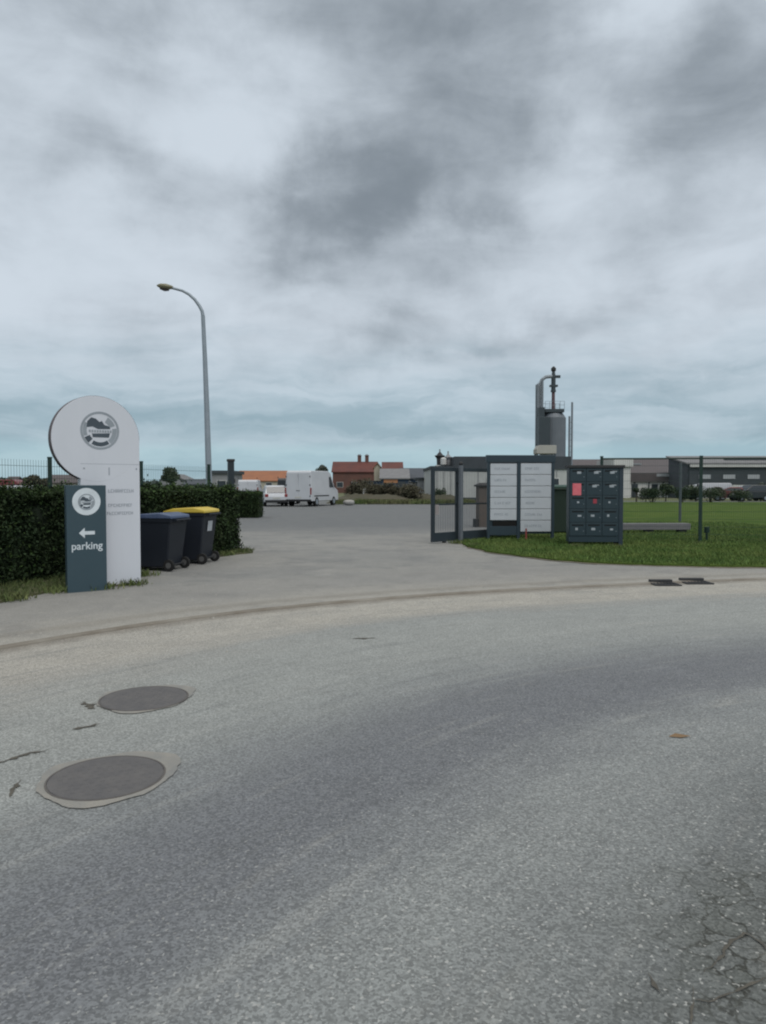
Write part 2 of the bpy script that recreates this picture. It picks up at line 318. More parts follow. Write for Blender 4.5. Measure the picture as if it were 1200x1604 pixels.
# ------------------------------------------------------------------ the ground
edge_px = [(0, 1018), (100, 1001), (200, 984), (300, 970), (380, 960), (500, 947), (650, 934), (780, 927), (900, 920), (1050, 914), (1200, 908)]
E = [gnd(*p).xy for p in edge_px]
d0 = (E[1] - E[0]).normalized(); d1 = (E[-1] - E[-3]).normalized()
pre = []; p = E[0].copy(); d = d0.copy()
for i in range(14):
    d = Matrix.Rotation(R(0.9), 2) @ d; p = p - d * 0.8; pre.append(p.copy())
post = []; p = E[-1].copy(); d = d1.copy()
for i in range(45):
    d = Matrix.Rotation(R(-0.15), 2) @ d; p = p + d * 0.9; post.append(p.copy())
EP = np.array([tuple(q) for q in pre[::-1] + E + post])
for _ in range(2):                      # smooth
    EP[1:-1] = 0.25*EP[:-2] + 0.5*EP[1:-1] + 0.25*EP[2:]
EARC = np.concatenate([[0], np.cumsum(np.linalg.norm(np.diff(EP, axis=0), axis=1))])
def edge_uv(P):     # P (n,2) -> run along the kerb, signed distance (positive on the road side)
    A = EP[:-1]; D = EP[1:] - A; L2 = (D**2).sum(1)
    w = P[:, None, :] - A[None]; s = np.clip((w * D[None]).sum(2) / L2[None], 0, 1)
    c = w - s[..., None] * D[None]; dist = np.linalg.norm(c, axis=2); k = dist.argmin(1); i = np.arange(len(P))
    sign = np.sign(D[k, 1] * w[i, k, 0] - D[k, 0] * w[i, k, 1])
    return np.stack([EARC[k] + s[i, k] * np.sqrt(L2[k]), dist[i, k] * sign], 1)
def set_uv(me):
    co = np.empty(len(me.vertices)*3, dtype=np.float32); me.vertices.foreach_get('co', co); co = co.reshape(-1, 3)
    uv = edge_uv(co[:, :2]); li = np.empty(len(me.loops), dtype=np.int32); me.loops.foreach_get('vertex_index', li)
    me.uv_layers.new(name='UVMap').data.foreach_set('uv', uv[li].astype(np.float32).ravel())
def sheet(name, poly, z, m, skirt=0.0, uv=False, cuts=0):
    me = bpy.data.meshes.new(name); bm = bmesh.new()
    vs = [bm.verts.new((p[0], p[1], z)) for p in poly]; f = bm.faces.new(vs)
    if f.normal.z < 0: f.normal_flip()
    bm.normal_update()
    if f.normal.z < 0: f.normal_flip()
    bmesh.ops.triangulate(bm, faces=[f])
    if cuts:
        for _ in range(cuts):
            bmesh.ops.subdivide_edges(bm, edges=[e for e in bm.edges if e.calc_length() > 0.8], cuts=1)
            bmesh.ops.triangulate(bm, faces=bm.faces[:])
    if skirt:
        be = [e for e in bm.edges if e.is_boundary]; r = bmesh.ops.extrude_edge_only(bm, edges=be)
        for v in [g for g in r['geom'] if isinstance(g, bmesh.types.BMVert)]: v.co.z -= skirt
    bm.to_mesh(me); bm.free(); me.materials.append(m)
    if uv: set_uv(me)
    o = bpy.data.objects.new(name, me); COL.objects.link(o); return tag(o, kind='structure')

g = MB(); g.add([(-3000, -500, -0.03), (3000, -500, -0.03), (3000, 4000, -0.03), (-3000, 4000, -0.03)], [(0, 1, 2, 3)])
tag(g.build('ground', m_field), kind='structure')
# the road: a fine grid that carries the kerb distance
xs = np.arange(-14, 34.1, 0.4); ys = np.arange(-7, 16.1, 0.4); X, Y = np.meshgrid(xs, ys)
V = np.stack([X.ravel(), Y.ravel(), np.zeros(X.size)], 1); nx = len(xs)
me = bpy.data.meshes.new('road')
me.from_pydata(V.tolist(), [], [(j*nx+i, j*nx+i+1, (j+1)*nx+i+1, (j+1)*nx+i) for j in range(len(ys)-1) for i in range(nx-1)])
me.materials.append(m_road); set_uv(me); o = bpy.data.objects.new('road', me); COL.objects.link(o); tag(o, kind='structure')
# pavement strip behind the kerb, then the driveway and yard
def offset_edge(dist):
    T = np.gradient(EP, axis=0); T /= np.linalg.norm(T, axis=1)[:, None]
    return EP + np.stack([-T[:, 1], T[:, 0]], 1) * dist
KZ = 0.022
o0 = offset_edge(0.10); o1 = offset_edge(2.6)
sheet('pavement', list(map(tuple, o0)) + list(map(tuple, o1[::-1])), KZ, m_pave, uv=True, cuts=2)
kb = MB(); a, b = offset_edge(0.0), offset_edge(0.10); n = len(EP)
kb.add([(x, y, -0.01) for x, y in a] + [(x, y, 0.014) for x, y in offset_edge(0.012)] + [(x, y, KZ + .001) for x, y in b] + [(x, y, -0.01) for x, y in b],
       [(r*n+i, r*n+i+1, (r+1)*n+i+1, (r+1)*n+i) for r in range(3) for i in range(n-1)])
tag(kb.build('kerb', m_kerb), kind='structure')
yard = [tuple(o1[i]) for i in range(2, 52)]
yard = [(x, y) for x, y in yard] + [(40, 30), (52, 70), (-2, 72), (-30, 72), (-30, 20), (-9, 4)]
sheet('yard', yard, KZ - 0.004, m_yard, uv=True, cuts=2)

# verge with grass on the right, verge by the hedge on the left
lawn_px = [(722, 846), (735, 856), (770, 864), (820, 870), (870, 876), (940, 881), (1030, 884), (1120, 886), (1200, 887)]
lawn = [gnd(*q, z=0.05).xy for q in lawn_px]; lawn = [(q.x, q.y) for q in lawn] + [(12, 14.9), (24, 16.5), (42, 19), (42, 66), (17.2, 66), (11, 44), (6.4, 28), (4.4, 22.4), (3.1, 21.0), (2.45, 20.1)]
def ragged(poly, step, amp, upto):
    out = []; n = len(poly)
    for i in range(n):
        a = Vector(poly[i]); b = Vector(poly[(i+1) % n]); k = max(1, int((b-a).length / step)) if i < upto else 1
        for j in range(k):
            p = a.lerp(b, j/k); p += Vector((random.uniform(-amp, amp), random.uniform(-amp, amp))) if i < upto else Vector((0, 0)); out.append(tuple(p))
    return out
lawn_r = ragged(lawn, 0.25, 0.06, 10)
sheet('lawn', lawn_r, 0.055, m_lawn, skirt=0.08)
soil = [(q[0]-.03, q[1]-.16) for q in lawn[:9]] + [(12, 14.7), (12, 18), (3, 24), (2.45, 20.1)]
sheet('soil_edge', ragged(soil, .18, .05, 9), KZ + .005, mat('soil', (0.10, 0.083, 0.055), .95, (0.16, 0.145, 0.115), 5, .5, .8, 40))
hA, hB = Vector((-5.72, 10.9)), Vector((-3.29, 16.85)); hd = (hB - hA).normalized(); hn = Vector((-hd.y, hd.x))   # hn points behind
vg = [gnd(0, 948).xy, gnd(55, 934).xy, gnd(108, 926).xy, gnd(165, 922).xy, gnd(216, 918).xy]
verge = [tuple(hA - hd*9 + Vector((2.4, 0.3)))] + [tuple(q) for q in vg] + [tuple(gnd(219, 905).xy), tuple(hA + hd*2.2 + Vector((.3, 0))), tuple(hA + hd*5.0 + Vector((.22, 0))), tuple(hB + Vector((0.35, -0.2))), tuple(hB + Vector((.2, .5))), tuple(hB + hn*1.2)] + [tuple(hA - hd*9 + hn*1.5)]
verge = ragged(verge, 0.25, 0.05, 9)
sheet('verge', verge, 0.05, m_verge, skirt=0.08)

def inside(P, poly):
    poly = np.array(poly); x, y = P[:, 0], P[:, 1]; c = np.zeros(len(P), bool); j = len(poly)-1
    for i in range(len(poly)):
        xi, yi = poly[i]; xj, yj = poly[j]
        k = ((yi > y) != (yj > y)) & (x < (xj-xi)*(y-yi)/(yj-yi+1e-12)+xi); c ^= k; j = i
    return c
def blades(name, P, h, z, m, wid=0.006):
    n = len(P); a = RNG.uniform(0, 2*PI, n); hh = h * RNG.uniform(0.4, 1.3, n); w = wid * RNG.uniform(.7, 1.5, n)
    lean = RNG.normal(0, 0.35, (n, 2)) * hh[:, None]; B = np.concatenate([P, np.full((n, 1), z)], 1)
    s = np.stack([np.cos(a)*w, np.sin(a)*w, np.zeros(n)], 1); T = B.copy(); T[:, :2] += lean; T[:, 2] += hh
    Mi = B.copy(); Mi[:, :2] += lean*0.35; Mi[:, 2] += hh*0.6
    V = np.empty((n, 4, 3)); V[:, 0] = B - s; V[:, 1] = B + s; V[:, 2] = Mi + s*0.7; V[:, 3] = T
    return quads(name, V.reshape(-1, 3), n, m)
P = RNG.uniform((1.8, 13.5), (14, 30), (210000, 2)); P = P[inside(P, lawn_r)]
keep = RNG.uniform(size=len(P)) < np.clip(1.35 - (P[:, 1] - 14)/14, 0.12, 1); P = P[keep][:90000]
tag(blades('grass', P, 0.065, 0.05, m_blade, 0.008), 'short green grass covering the lawn behind the pavement', 'grass', kind='stuff')
P = RNG.uniform((-9, 3), (-2, 17.6), (150000, 2)); P = P[inside(P, verge)][:22000]
tag(blades('verge_grass', P, 0.075, 0.045, mat('verge_blade', (0.05, 0.08, 0.02), .8, (0.10, 0.11, 0.045), .9, .5, island=.35)), 'tufty grass along the foot of the hedge', 'grass', kind='stuff')
wd = []
for q_, k_ in ((gnd(372, 868), 60), (gnd(352, 872), 50), (gnd(205, 919), 50), (gnd(225, 904), 60), (gnd(162, 925), 40), (gnd(722, 848), 80), (gnd(745, 858), 70), (gnd(717, 853), 50), (gnd(905, 860), 60), (gnd(960, 860), 60), (gnd(90, 930), 60), (gnd(20, 943), 60), (gnd(1096, 855), 50), (gnd(770, 845), 60), (gnd(860, 845), 60)):
    wd.append(RNG.normal((q_.x, q_.y), .10, (k_*3, 2)))
tag(blades('weeds', np.concatenate(wd), .09, .03, mat('weed_blade', (0.06, 0.10, 0.025), .8, (0.14, 0.15, 0.06), 3, .4, island=.4), .009), 'taller weeds in clumps round the posts and signs', 'weeds', kind='stuff')
# loose stones on the pavement
st = MB()
for _ in range(420):
    s_ = random.uniform(0, 1); q = Vector(tuple(EP[10 + int(s_*30)])) + Vector((random.uniform(-.5, .5), random.gauss(0.2, 1.0)))
    r = random.uniform(.004, .013); uv = edge_uv(np.array([[q.x, q.y]]))[0]; z = KZ if uv[1] < -0.1 else 0.0
    if uv[1] < -2.5: continue
    st.add([(q.x-r, q.y-r*.7, z), (q.x+r, q.y-r, z), (q.x+r*.8, q.y+r, z), (q.x-r, q.y+r*.9, z), (q.x+r*.1, q.y, z+r)], [(0,1,4),(1,2,4),(2,3,4),(3,0,4)])
tag(st.build('gravel', mat('loose_stone', (0.33, 0.32, 0.29), .9)), 'loose pale grit scattered along the gutter', 'gravel', kind='stuff')

# manhole covers
def manhole(px0, px1, py, label, tone, cw_=1.17, fac=.87):
    c0, c1 = gnd(px0, py), gnd(px1, py); c = (c0 + c1)/2; r = (c1 - c0).length/2*fac
    t = thing('manhole_cover', (c.x, c.y, 0), R(25), label, 'manhole cover', 'manhole covers in the road'); n = 56
    k = MB(); rr = [r*cw_ + 0.02*math.sin(3*a*2*PI/n+1) + random.uniform(-.006, .006) + 0.012*math.sin(a*.7) + (0.07*math.sin(PI*a/12) if 0 < a < 12 else 0) for a in range(n)]
    k.add([(rr[i]*math.cos(2*PI*i/n), rr[i]*math.sin(2*PI*i/n), 0.006) for i in range(n)] + [(r*1.0*math.cos(2*PI*i/n), r*1.0*math.sin(2*PI*i/n), 0.008) for i in range(n)],
          [(i, (i+1) % n, n+(i+1) % n, n+i) for i in range(n)])
    k.build('collar', mat('collar_mortar', (0.265, 0.252, 0.225), .95, (0.20, 0.202, 0.195), 4, .3, .5, 80), t)
    k = MB()
    for ra, rb, z0, z1 in ((1.015, .985, .004, .0105),):
        k.add([(r*q*math.cos(2*PI*i/n), r*q*math.sin(2*PI*i/n), z) for q, z in ((ra, .002), (ra, z1), (rb, z1), (rb, .002)) for i in range(n)],
              [(j*n+i, j*n+(i+1) % n, (j+1)*n+(i+1) % n, (j+1)*n+i) for j in range(3) for i in range(n)])
    k.build('frame', mat('rusty_iron', (0.085, 0.08, 0.08), .85, (0.12, 0.11, 0.10), 9, .5), t)
    k = MB(); ri = r*0.975
    k.add([(ri*math.cos(2*PI*i/n), ri*math.sin(2*PI*i/n), 0.010) for i in range(n)], [tuple(range(n))])
    s = .05
    for i in range(-9, 10):
        for j in range(-9, 10):
            x, y = i*s + (s/2 if j % 2 else 0), j*s
            if x*x + y*y < (ri-.045)**2: k.box(x-.011, x+.011, y-.011, y+.011, .0102, .0110)
    k.build('cover', tone, t)
m_cov = mat('cover_iron', (0.098, 0.097, 0.102), .9, (0.135, 0.13, 0.128), 9, .5, .4, 90, spec=.15)
manhole(66, 268, 1219, 'larger and nearer round manhole cover with a pale mortar collar', m_cov)
manhole(156, 296, 1095, 'smaller and farther round manhole cover, chipped mortar at its left', m_cov, 1.07, .95)
# small broken spots in the surface
m_hole = mat('broken_asphalt', (0.055, 0.052, 0.045), .95, (0.12, 0.11, 0.09), 12, .5, .6, 60)
ck = MB()
def crack(pts, w):
    P_ = [gnd(*q) for q in pts]; C_ = []
    for A_, B_ in zip(P_, P_[1:]):
        k = max(2, int((B_-A_).length/.02)); C_ += [A_.lerp(B_, i/k) for i in range(k)]
    C_.append(P_[-1]); m_ = len(C_); L_ = []; R_ = []
    for i, c in enumerate(C_):
        d = C_[min(i+1, m_-1)] - C_[max(i-1, 0)]; q = Vector((-d.y, d.x, 0)).normalized(); f = i/(m_-1)
        ww = w * (0.15 + math.sin(PI*f)**.6) * random.uniform(.25, 1.5); j = random.gauss(0, w*.5)
        L_.append((c.x + q.x*(ww+j), c.y + q.y*(ww+j), .005)); R_.append((c.x + q.x*(j-ww*random.uniform(.3, 1)), c.y + q.y*(j-ww*random.uniform(.3, 1)), .005))
    ck.add(L_ + R_, [(i, i+1, m_+i+1, m_+i) for i in range(m_-1)])
crack([(113, 1144), (130, 1141), (158, 1135)], .020); crack([(-14, 1200), (28, 1186), (50, 1181), (78, 1175)], .018); crack([(14, 1250), (22, 1238), (32, 1222)], .010)
crack([(550, 1001), (588, 1000)], .03); crack([(1016, 1526), (1026, 1545), (1038, 1560)], .006); crack([(1100, 1524), (1118, 1512), (1132, 1497), (1148, 1476), (1166, 1464), (1186, 1472), (1200, 1490)], .006)
crack([(130, 1100), (140, 1112)], .03); crack([(68, 1247), (95, 1251)], .012); crack([(1082, 1610), (1085, 1580), (1086, 1545)], .0035); crack([(1084, 1566), (1110, 1572), (1150, 1556), (1205, 1532)], .0045)
tag(ck.build('road_cracks', m_hole), kind='structure')
lf = MB(); c = gnd(1065, 1155); lf.add([(c.x-.07, c.y, .006), (c.x-.02, c.y+.025, .018), (c.x+.07, c.y+.005, .008), (c.x, c.y-.02, .006)], [(0, 1, 2, 3)])
tag(lf.build('dead_leaf', mat('dead_leaf', (0.20, 0.13, 0.07), .8)), 'single brown dead leaf lying on the dark wheel track', 'leaf')

# gully inlets in the gutter
m_iron = mat('gully_iron', (0.035, 0.036, 0.038), .7)
for k_, (pa, pb, py) in enumerate(((1022, 1062, 916), (1070, 1112, 913.5))):
    a_, b_ = gnd(pa, py), gnd(pb, py); c = (a_+b_)/2; ang = math.atan2(b_.y-a_.y, b_.x-a_.x); w = (b_-a_).length/2
    t = thing('gully_grate', (c.x, c.y, 0), ang, ['left gully grate of the pair in the gutter', 'right gully grate of the pair in the gutter'][k_], 'drain', 'gully grates in the gutter')
    f = MB()
    for z in ((-w, w, -.16, -.13), (-w, w, .13, .16), (-w, -w+.03, -.13, .13), (w-.03, w, -.13, .13)): f.box(*z, .002, .02)
    f.build('frame', m_iron, t); f = MB(); f.add([(-w, -.13, .005), (w, -.13, .005), (w, .13, .005), (-w, .13, .005)], [(0,1,2,3)]); f.build('pit', mat('drain_pit', (0.008,)*3, .9), t)
    f = MB(); q = -w+.05
    while q < w-.03: f.box(q, q+.018, -.13, .13, .008, .019); q += .055
    f.build('bars', m_iron, t)
    f = MB(); f.box(-w+.02, w-.02, .16, .24, .01, .06); f.build('kerb_inlet', m_iron, t, .01)

# ------------------------------------------------------------------ the hedge
def hedge(name, A, B, depth, h, nleaf, label, size=.032, m=(None,), group=None):
    d = (B-A); L_ = d.length; d.normalize(); nb = Vector((-d.y, d.x)); t = thing(name, (A.x, A.y, 0), math.atan2(d.y, d.x), label, 'hedge', group)
    # local: x along, y 0..depth behind
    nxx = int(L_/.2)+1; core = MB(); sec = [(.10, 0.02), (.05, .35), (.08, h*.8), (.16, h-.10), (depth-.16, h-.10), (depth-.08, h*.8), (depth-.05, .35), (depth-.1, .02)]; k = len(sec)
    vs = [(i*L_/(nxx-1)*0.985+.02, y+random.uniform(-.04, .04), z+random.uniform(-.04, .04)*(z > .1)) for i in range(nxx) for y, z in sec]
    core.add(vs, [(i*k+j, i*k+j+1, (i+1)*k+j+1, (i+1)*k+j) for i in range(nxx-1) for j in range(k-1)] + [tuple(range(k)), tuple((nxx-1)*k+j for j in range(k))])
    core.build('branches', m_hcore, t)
    n = nleaf; f = RNG.uniform(size=n); P = np.empty((n, 3)); P[:, 0] = RNG.uniform(-.02, L_+.02, n)
    lump = lambda x, z: 0.05*np.sin(x*2.3+z*3) + 0.035*np.sin(x*5.1-z*4+1) + .02*np.sin(x*11+2*z)
    front = f < .52; top = (f >= .52) & (f < .80); back = (f >= .8) & (f < .93); endc = f >= .93
    z = RNG.uniform(0.05, h, n) ; yy = RNG.uniform(0, depth, n)
    P[:, 1] = np.where(front, lump(P[:, 0], z) + RNG.normal(.03, .035, n), np.where(back, depth - .02 + RNG.normal(0, .03, n), yy))
    P[:, 2] = np.where(top, h - .05 + lump(P[:, 0]*1.3, yy*4) + RNG.normal(0, .035, n) + np.abs(RNG.normal(0, .03, n)) * np.where(RNG.uniform(size=n) < .06, 3.2, 1), z)
    P[endc, 0] = np.where(RNG.uniform(size=endc.sum()) < .5, RNG.normal(.0, .03, endc.sum()), RNG.normal(L_, .04, endc.sum()))
    # paler green leaves, most of them along the top
    m2 = (RNG.uniform(size=n) < np.where(top, .55, .12)).astype(int)
    quads('foliage', leaf_quads(P, size), n, [m_hleaf, m_hleaf2], t, m2)
    return t
hedge('hedge', hA - hd*6.5, hB, .75, 1.44, 105000, 'long clipped dark green hedge behind the round totem and bins')

# ------------------------------------------------------------------ mesh fences
m_green = mat('fence_green', (0.012, 0.035, 0.028), .5); m_wire = mat('fence_wire', (0.02, 0.05, 0.04), .5)
def mesh_fence(A, B, n, h, label, wires=True, pw=.05, rail=False):
    d = (B-A); L_ = d.length; t = thing('mesh_fence', (A.x, A.y, 0), math.atan2(d.y, d.x), label, 'fence', None); s = L_/n
    for i in range(n+1):
        p_ = MB(); p_.box(i*s-pw/2, i*s+pw/2, -pw/2, pw/2, 0, h); p_.box(i*s-pw/2-.004, i*s+pw/2+.004, -pw/2-.004, pw/2+.004, h, h+.02); p_.build('post', m_green, t)
    for i in range(n):
        w = MB(); x0, x1 = i*s+pw/2, (i+1)*s-pw/2; x = x0+.02
        while x < x1: w.box(x-.0016, x+.0016, -.0016, .0016, .05, h-.04); x += .055
        z = .06
        while z < h-.04:
            w.box(x0, x1, -.0055, -.0022, z-.003, z+.003); w.box(x0, x1, .0022, .0055, z-.003, z+.003); z += .2
        w.build('mesh_panel', m_wire, t)
        if rail: w = MB(); w.tube([(x0, 0, h-.05), (x1, 0, h-.05)], .022, 8); w.build('top_rail', m_green, t)
    return t
fA = hA + hn*.85; g1 = Vector(at(85, 720, 12.4).xy); g2 = Vector(at(228, 720, 14.6).xy); gs = (g2-g1)
mesh_fence(g1 - gs*3, g1 + gs*1.93, 5, 2.0, 'tall green wire mesh fence rising behind the long hedge')
fB1 = at(1097, 853, 19.3); mesh_fence(Vector((fB1.x-2.5, 19.65)), Vector((fB1.x+7.5, 18.35)), 4, 2.30, 'green wire mesh fence with a tall post on the lawn', pw=.07, rail=True)

# gate post at the hedge's end
gp = at(361.5, 720, 17.3); t = thing('gate_post', (gp.x, gp.y, 0), R(20), 'thick dark gate post at the right end of the hedge', 'post')
k = MB(); k.box(-.07, .07, -.07, .07, 0, 2.10); k.build('post', mat('gate_dark', (0.022, 0.032, 0.038), .45), t, .006)
k = MB(); k.box(-.085, .085, -.085, .085, 2.10, 2.16); k.build('cap', m_iron, t, .01)
for zz in (.4, 1.6):
    k = MB(); k.box(.07, .10, -.02, .02, zz, zz+.1); k.build('hinge', m_iron, t)

# ------------------------------------------------------------------ totem and arrow sign
m_white = mat('sign_white', (0.60, 0.62, 0.67), .4, (0.54, 0.565, 0.61), 3, .7, stretch=(1, 1, .3)); m_edge = mat('sign_edge', (0.075, 0.055, 0.06), .6, (0.10, 0.085, 0.09), 5, .5)
m_slate = mat('sign_slate', (0.033, 0.062, 0.080), .5, (0.042, 0.072, 0.088), 2, .5); m_ink = mat('sign_ink', (0.065, 0.085, 0.105), .5); m_ink2 = mat('sign_ink_faded', (0.30, 0.335, 0.37), .5)
m_let = mat('faded_lettering', (0.33, 0.36, 0.40), .5); m_paper = mat('sign_film', (0.66, 0.72, 0.76), .4)
TH = R(37)
def arc_seg(mb, cx, cz, r0, r1, a0, a1, y0, y1, n=18):
    o = [(cx + r1*math.cos(R(a0+(a1-a0)*i/n)), cz + r1*math.sin(R(a0+(a1-a0)*i/n))) for i in range(n+1)]
    q = [(cx + r0*math.cos(R(a0+(a1-a0)*i/n)), cz + r0*math.sin(R(a0+(a1-a0)*i/n))) for i in range(n+1)]
    for i in range(n): mb.prism([o[i], o[i+1], q[i+1], q[i]], y0, y1)
def emblem(parent, cx, cz, r, yf, dark, grey, light):
    e = MB(); arc_seg(e, cx, cz, r*.86, r*.97, 0, 360, yf-.003, yf, 40); e.build('emblem_ring', grey, parent)
    e = MB()                                   # dark hill in the upper half, band, lower half
    pl = [(-.66, .16), (-.62, .46), (-.42, .66), (-.20, .60), (-.02, .44), (.10, .50), (.22, .30), (.48, .22), (.52, .10), (-.1, .08), (-.36, .20)]
    e.prism([(cx+a*r, cz+b*r) for a, b in pl], yf-.004, yf)
    e.prism([(cx+a*r, cz+b*r) for a, b in [(-.40, -.16), (.50, -.12), (.44, -.34), (-.36, -.34)]], yf-.004, yf)
    arc_seg(e, cx, cz, r*.60, r*.80, 238, 305, yf-.0042, yf, 14); arc_seg(e, cx, cz, r*.56, r*.84, 205, 228, yf-.0042, yf, 6)
    e.build('emblem', dark, parent)
    e = MB(); arc_seg(e, cx, cz, r*.50, r*.80, 20, 60, yf-.0038, yf, 8); arc_seg(e, cx, cz, r*.62, r*.84, -50, 10, yf-.0038, yf, 12); arc_seg(e, cx, cz, r*.66, r*.84, 150, 200, yf-.0038, yf, 10)
    x = -.55
    while x < .5: e.box(cx+x*r, cx+(x+.09)*r, yf-.0045, yf, cz-.09*r, cz+.03*r); x += .13
    e.build('emblem_lettering', grey, parent)
def strokes(parent, x0, x1, z, h, yf, m, seed, name='lettering', gap=.35):
    rnd = random.Random(seed); e = MB(); x = x0
    while x < x1 - h*.4:
        if rnd.random() < .12: x += h*.5; continue
        w = h*rnd.uniform(.5, .75); s_ = h*.17; kind = rnd.randrange(4)
        e.box(x, x+s_, yf-.003, yf, z, z+h)
        if kind in (0, 1): e.box(x+s_, x+w, yf-.0029, yf, z+h-s_, z+h)
        if kind in (0, 2): e.box(x+s_, x+w, yf-.0029, yf, z, z+s_)
        if kind in (1, 2, 3): e.box(x+s_, x+w*.8, yf-.0028, yf, z+h*.42, z+h*.42+s_)
        if kind == 3: e.box(x+w-s_, x+w, yf-.003, yf, z, z+h)
        x += w + h*gap*.5
    if e.v: e.build(name, m, parent)
def text(parent, body, x, z, size, yf, m, name='lettering', sx=1.0, extr=.0015, bold=0.0):
    cu = bpy.data.curves.new('t', 'FONT'); cu.body = body; cu.size = size; cu.align_x = 'CENTER'; cu.extrude = extr; cu.offset = bold
    o = bpy.data.objects.new('t', cu); COL.objects.link(o); bpy.context.view_layer.update()
    me = bpy.data.meshes.new_from_object(o.evaluated_get(bpy.context.evaluated_depsgraph_get())); bpy.data.objects.remove(o)
    me.transform(Matrix.Translation((x, yf, z)) @ Matrix.Rotation(PI/2, 4, 'X') @ Matrix.Diagonal((sx, 1, 1, 1))); me.materials.clear(); me.materials.append(m)
    o = bpy.data.objects.new(name, me); COL.objects.link(o); o.parent = parent; return o
c = gnd(174, 920)
tt = thing('totem_sign', (c.x, c.y, 0), TH, 'tall white totem with a round top bearing a grey emblem', 'sign')
k = MB(); k.prism([(-.44, .02), (.43, .02), (.43, 2.235), (.05, 2.235), (.05, 1.86), (-.44, 1.86)], -.08, .08); k.build('body', [m_white], tt, .006)
k = MB(); k.disc(-.205, -.081, .081, 2.235, .632, 72); dk = k.build('disc', m_white, tt, .004)
k = MB(); arc_seg(k, -.205, 2.235, .630, .638, 0, 360, -.070, .070, 72); k.build('disc_edge', m_edge, tt)
k = MB(); arc_seg(k, -.205, 2.235, .636, .642, 216, 221, -.06, .06, 3); k.build('edge_joint', m_iron, tt)
k = MB(); k.box(-.46, .45, -.10, .10, 0, .035); k.build('base_plate', m_edge, tt)
for bx, bz in ((-.39, 1.80), (.38, 1.80), (-.39, .12), (.38, .12)):
    k = MB(); k.disc(bx, -.086, -.080, bz, .012, 10); k.build('bolt', m_let, tt)
emblem(tt, -.155, 2.36, .29, -.081, m_ink, m_ink2, m_white)
text(tt, '1', -.03, 1.70, .17, -.0815, m_let)
k = MB(); k.box(-.44, .43, -.0815, -.08, 1.862, 1.868); k.build('panel_joint', m_let, tt)
strokes(tt, -.05, .33, 1.44, .05, -.0802, m_let, 3); strokes(tt, -.05, .33, 1.225, .045, -.0802, m_let, 5); strokes(tt, -.07, .33, 1.105, .045, -.0802, m_let, 9)
c = gnd(136, 928)
ps = thing('arrow_sign', (c.x, c.y, 0), TH, 'slate blue panel with white arrow pointing left toward parking', 'sign')
k = MB(); k.box(-.275, .275, -.05, .05, 0, 1.55); k.build('panel', m_slate, ps, .006)
k = MB(); k.disc(0, -.0535, -.049, 1.315, .195, 48); k.build('roundel', m_paper, ps)
emblem(ps, .0, 1.31, .12, -.0535, m_ink, m_ink2, m_paper)
k = MB(); k.prism([(-.11, .865), (-.03, .94), (-.03, .89), (.11, .89), (.11, .84), (-.03, .84), (-.03, .79)], -.053, -.049); k.build('arrow', m_paper, ps)
text(ps, 'parking', .0, .63, .15, -.0515, m_paper, sx=.98, bold=.0015)

# ------------------------------------------------------------------ wheeled bins
m_bin = mat('bin_plastic', (0.008, 0.011, 0.018), .55, (0.012, 0.016, 0.024), 3, .5); m_tyre = mat('tyre', (0.012,)*3, .8); m_hub = mat('hub', (0.10,)*3, .5)
def bin_(loc, rz, lidmat, label, bodymat, w=.33, d=.44, h=1.0, sticker=False, group='wheeled bins by the hedge', cat='bin', wheels=2, lidlift=0.0, name='wheeled_bin'):
    # local +x = back of the bin (wheels, hinge)
    t = thing(name, loc, rz, label, cat, group)
    k = MB(); k.frus((-d*.72, d*.66, -w*.78, w*.78), (-d*.96, d*.90, -w*.97, w*.97), .06, h-.06); k.build('body', bodymat, t, .025)
    k = MB(); k.frus((-d, d*.94, -w, w), (-d*1.02, d*.96, -w*1.02, w*1.02), h-.075, h-.015)
    for y in (-w*.6, 0, w*.6): k.box(-d*1.03, -d*.96, y-.012, y+.012, h-.2, h-.07)
    k.build('rim', bodymat, t, .008)
    k = MB(); yy = w*1.05; prof = [(-d*1.10, h-.03), (-d*1.08, h+.02), (-d*.6, h+.075), (d*.4, h+.095), (d*.98, h+.05), (d*1.0, h-.01), (d*.9, h-.005), (-d*1.0, h-.005)]
    k.prism(prof, -yy, yy); k.build('lid', lidmat, t, .018, seg=3)
    k = MB(); k.tube([(d*1.12, -w*.8, h-.03), (d*1.12, w*.8, h-.03)], .016, 8)
    for y in (-w*.7, 0, w*.7): k.box(d*.9, d*1.12, y-.014, y+.014, h-.06, h-.01)
    k.build('handle', bodymat, t)
    ax = [d*.78] if wheels == 2 else [d*.62, -d*.62]
    for x in ax:
        for s_ in (-1, 1):
            r = .105 if wheels == 2 else .09
            k = MB(); k.tube([(x, s_*w*.86-.028, r), (x, s_*w*.86+.028, r)], r, 22); wh = k.build('wheel', m_tyre, t, .01)
            k = MB(); k.tube([(x, s_*w*.86-.032, r), (x, s_*w*.86+.032, r)], r*.5, 14); k.build('hub', m_hub, wh)
    k = MB(); k.tube([(ax[0], -w*.85, ax and .105), (ax[0], w*.85, .105)], .012, 6); k.build('axle', m_iron, t)
    if sticker:
        k = MB(); k.add([(d*.80, -.12, .63), (d*.80, .10, .63), (d*.853, .10, .83), (d*.853, -.12, .83)], [(0,1,2,3)])
        for q in range(4): k.v[q] = (k.v[q][0]+.022, *k.v[q][1:])
        k.build('sticker', mat('sticker_white', (0.50, 0.52, 0.55), .5, (0.3, 0.33, 0.36), 18, .5), t)
    return t
m_blue = mat('lid_blue', (0.045, 0.072, 0.15), .4, (0.10, 0.13, 0.20), 4, .5); m_yel = mat('lid_yellow', (0.60, 0.46, 0.075), .45, (0.52, 0.38, 0.06), 3, .5)
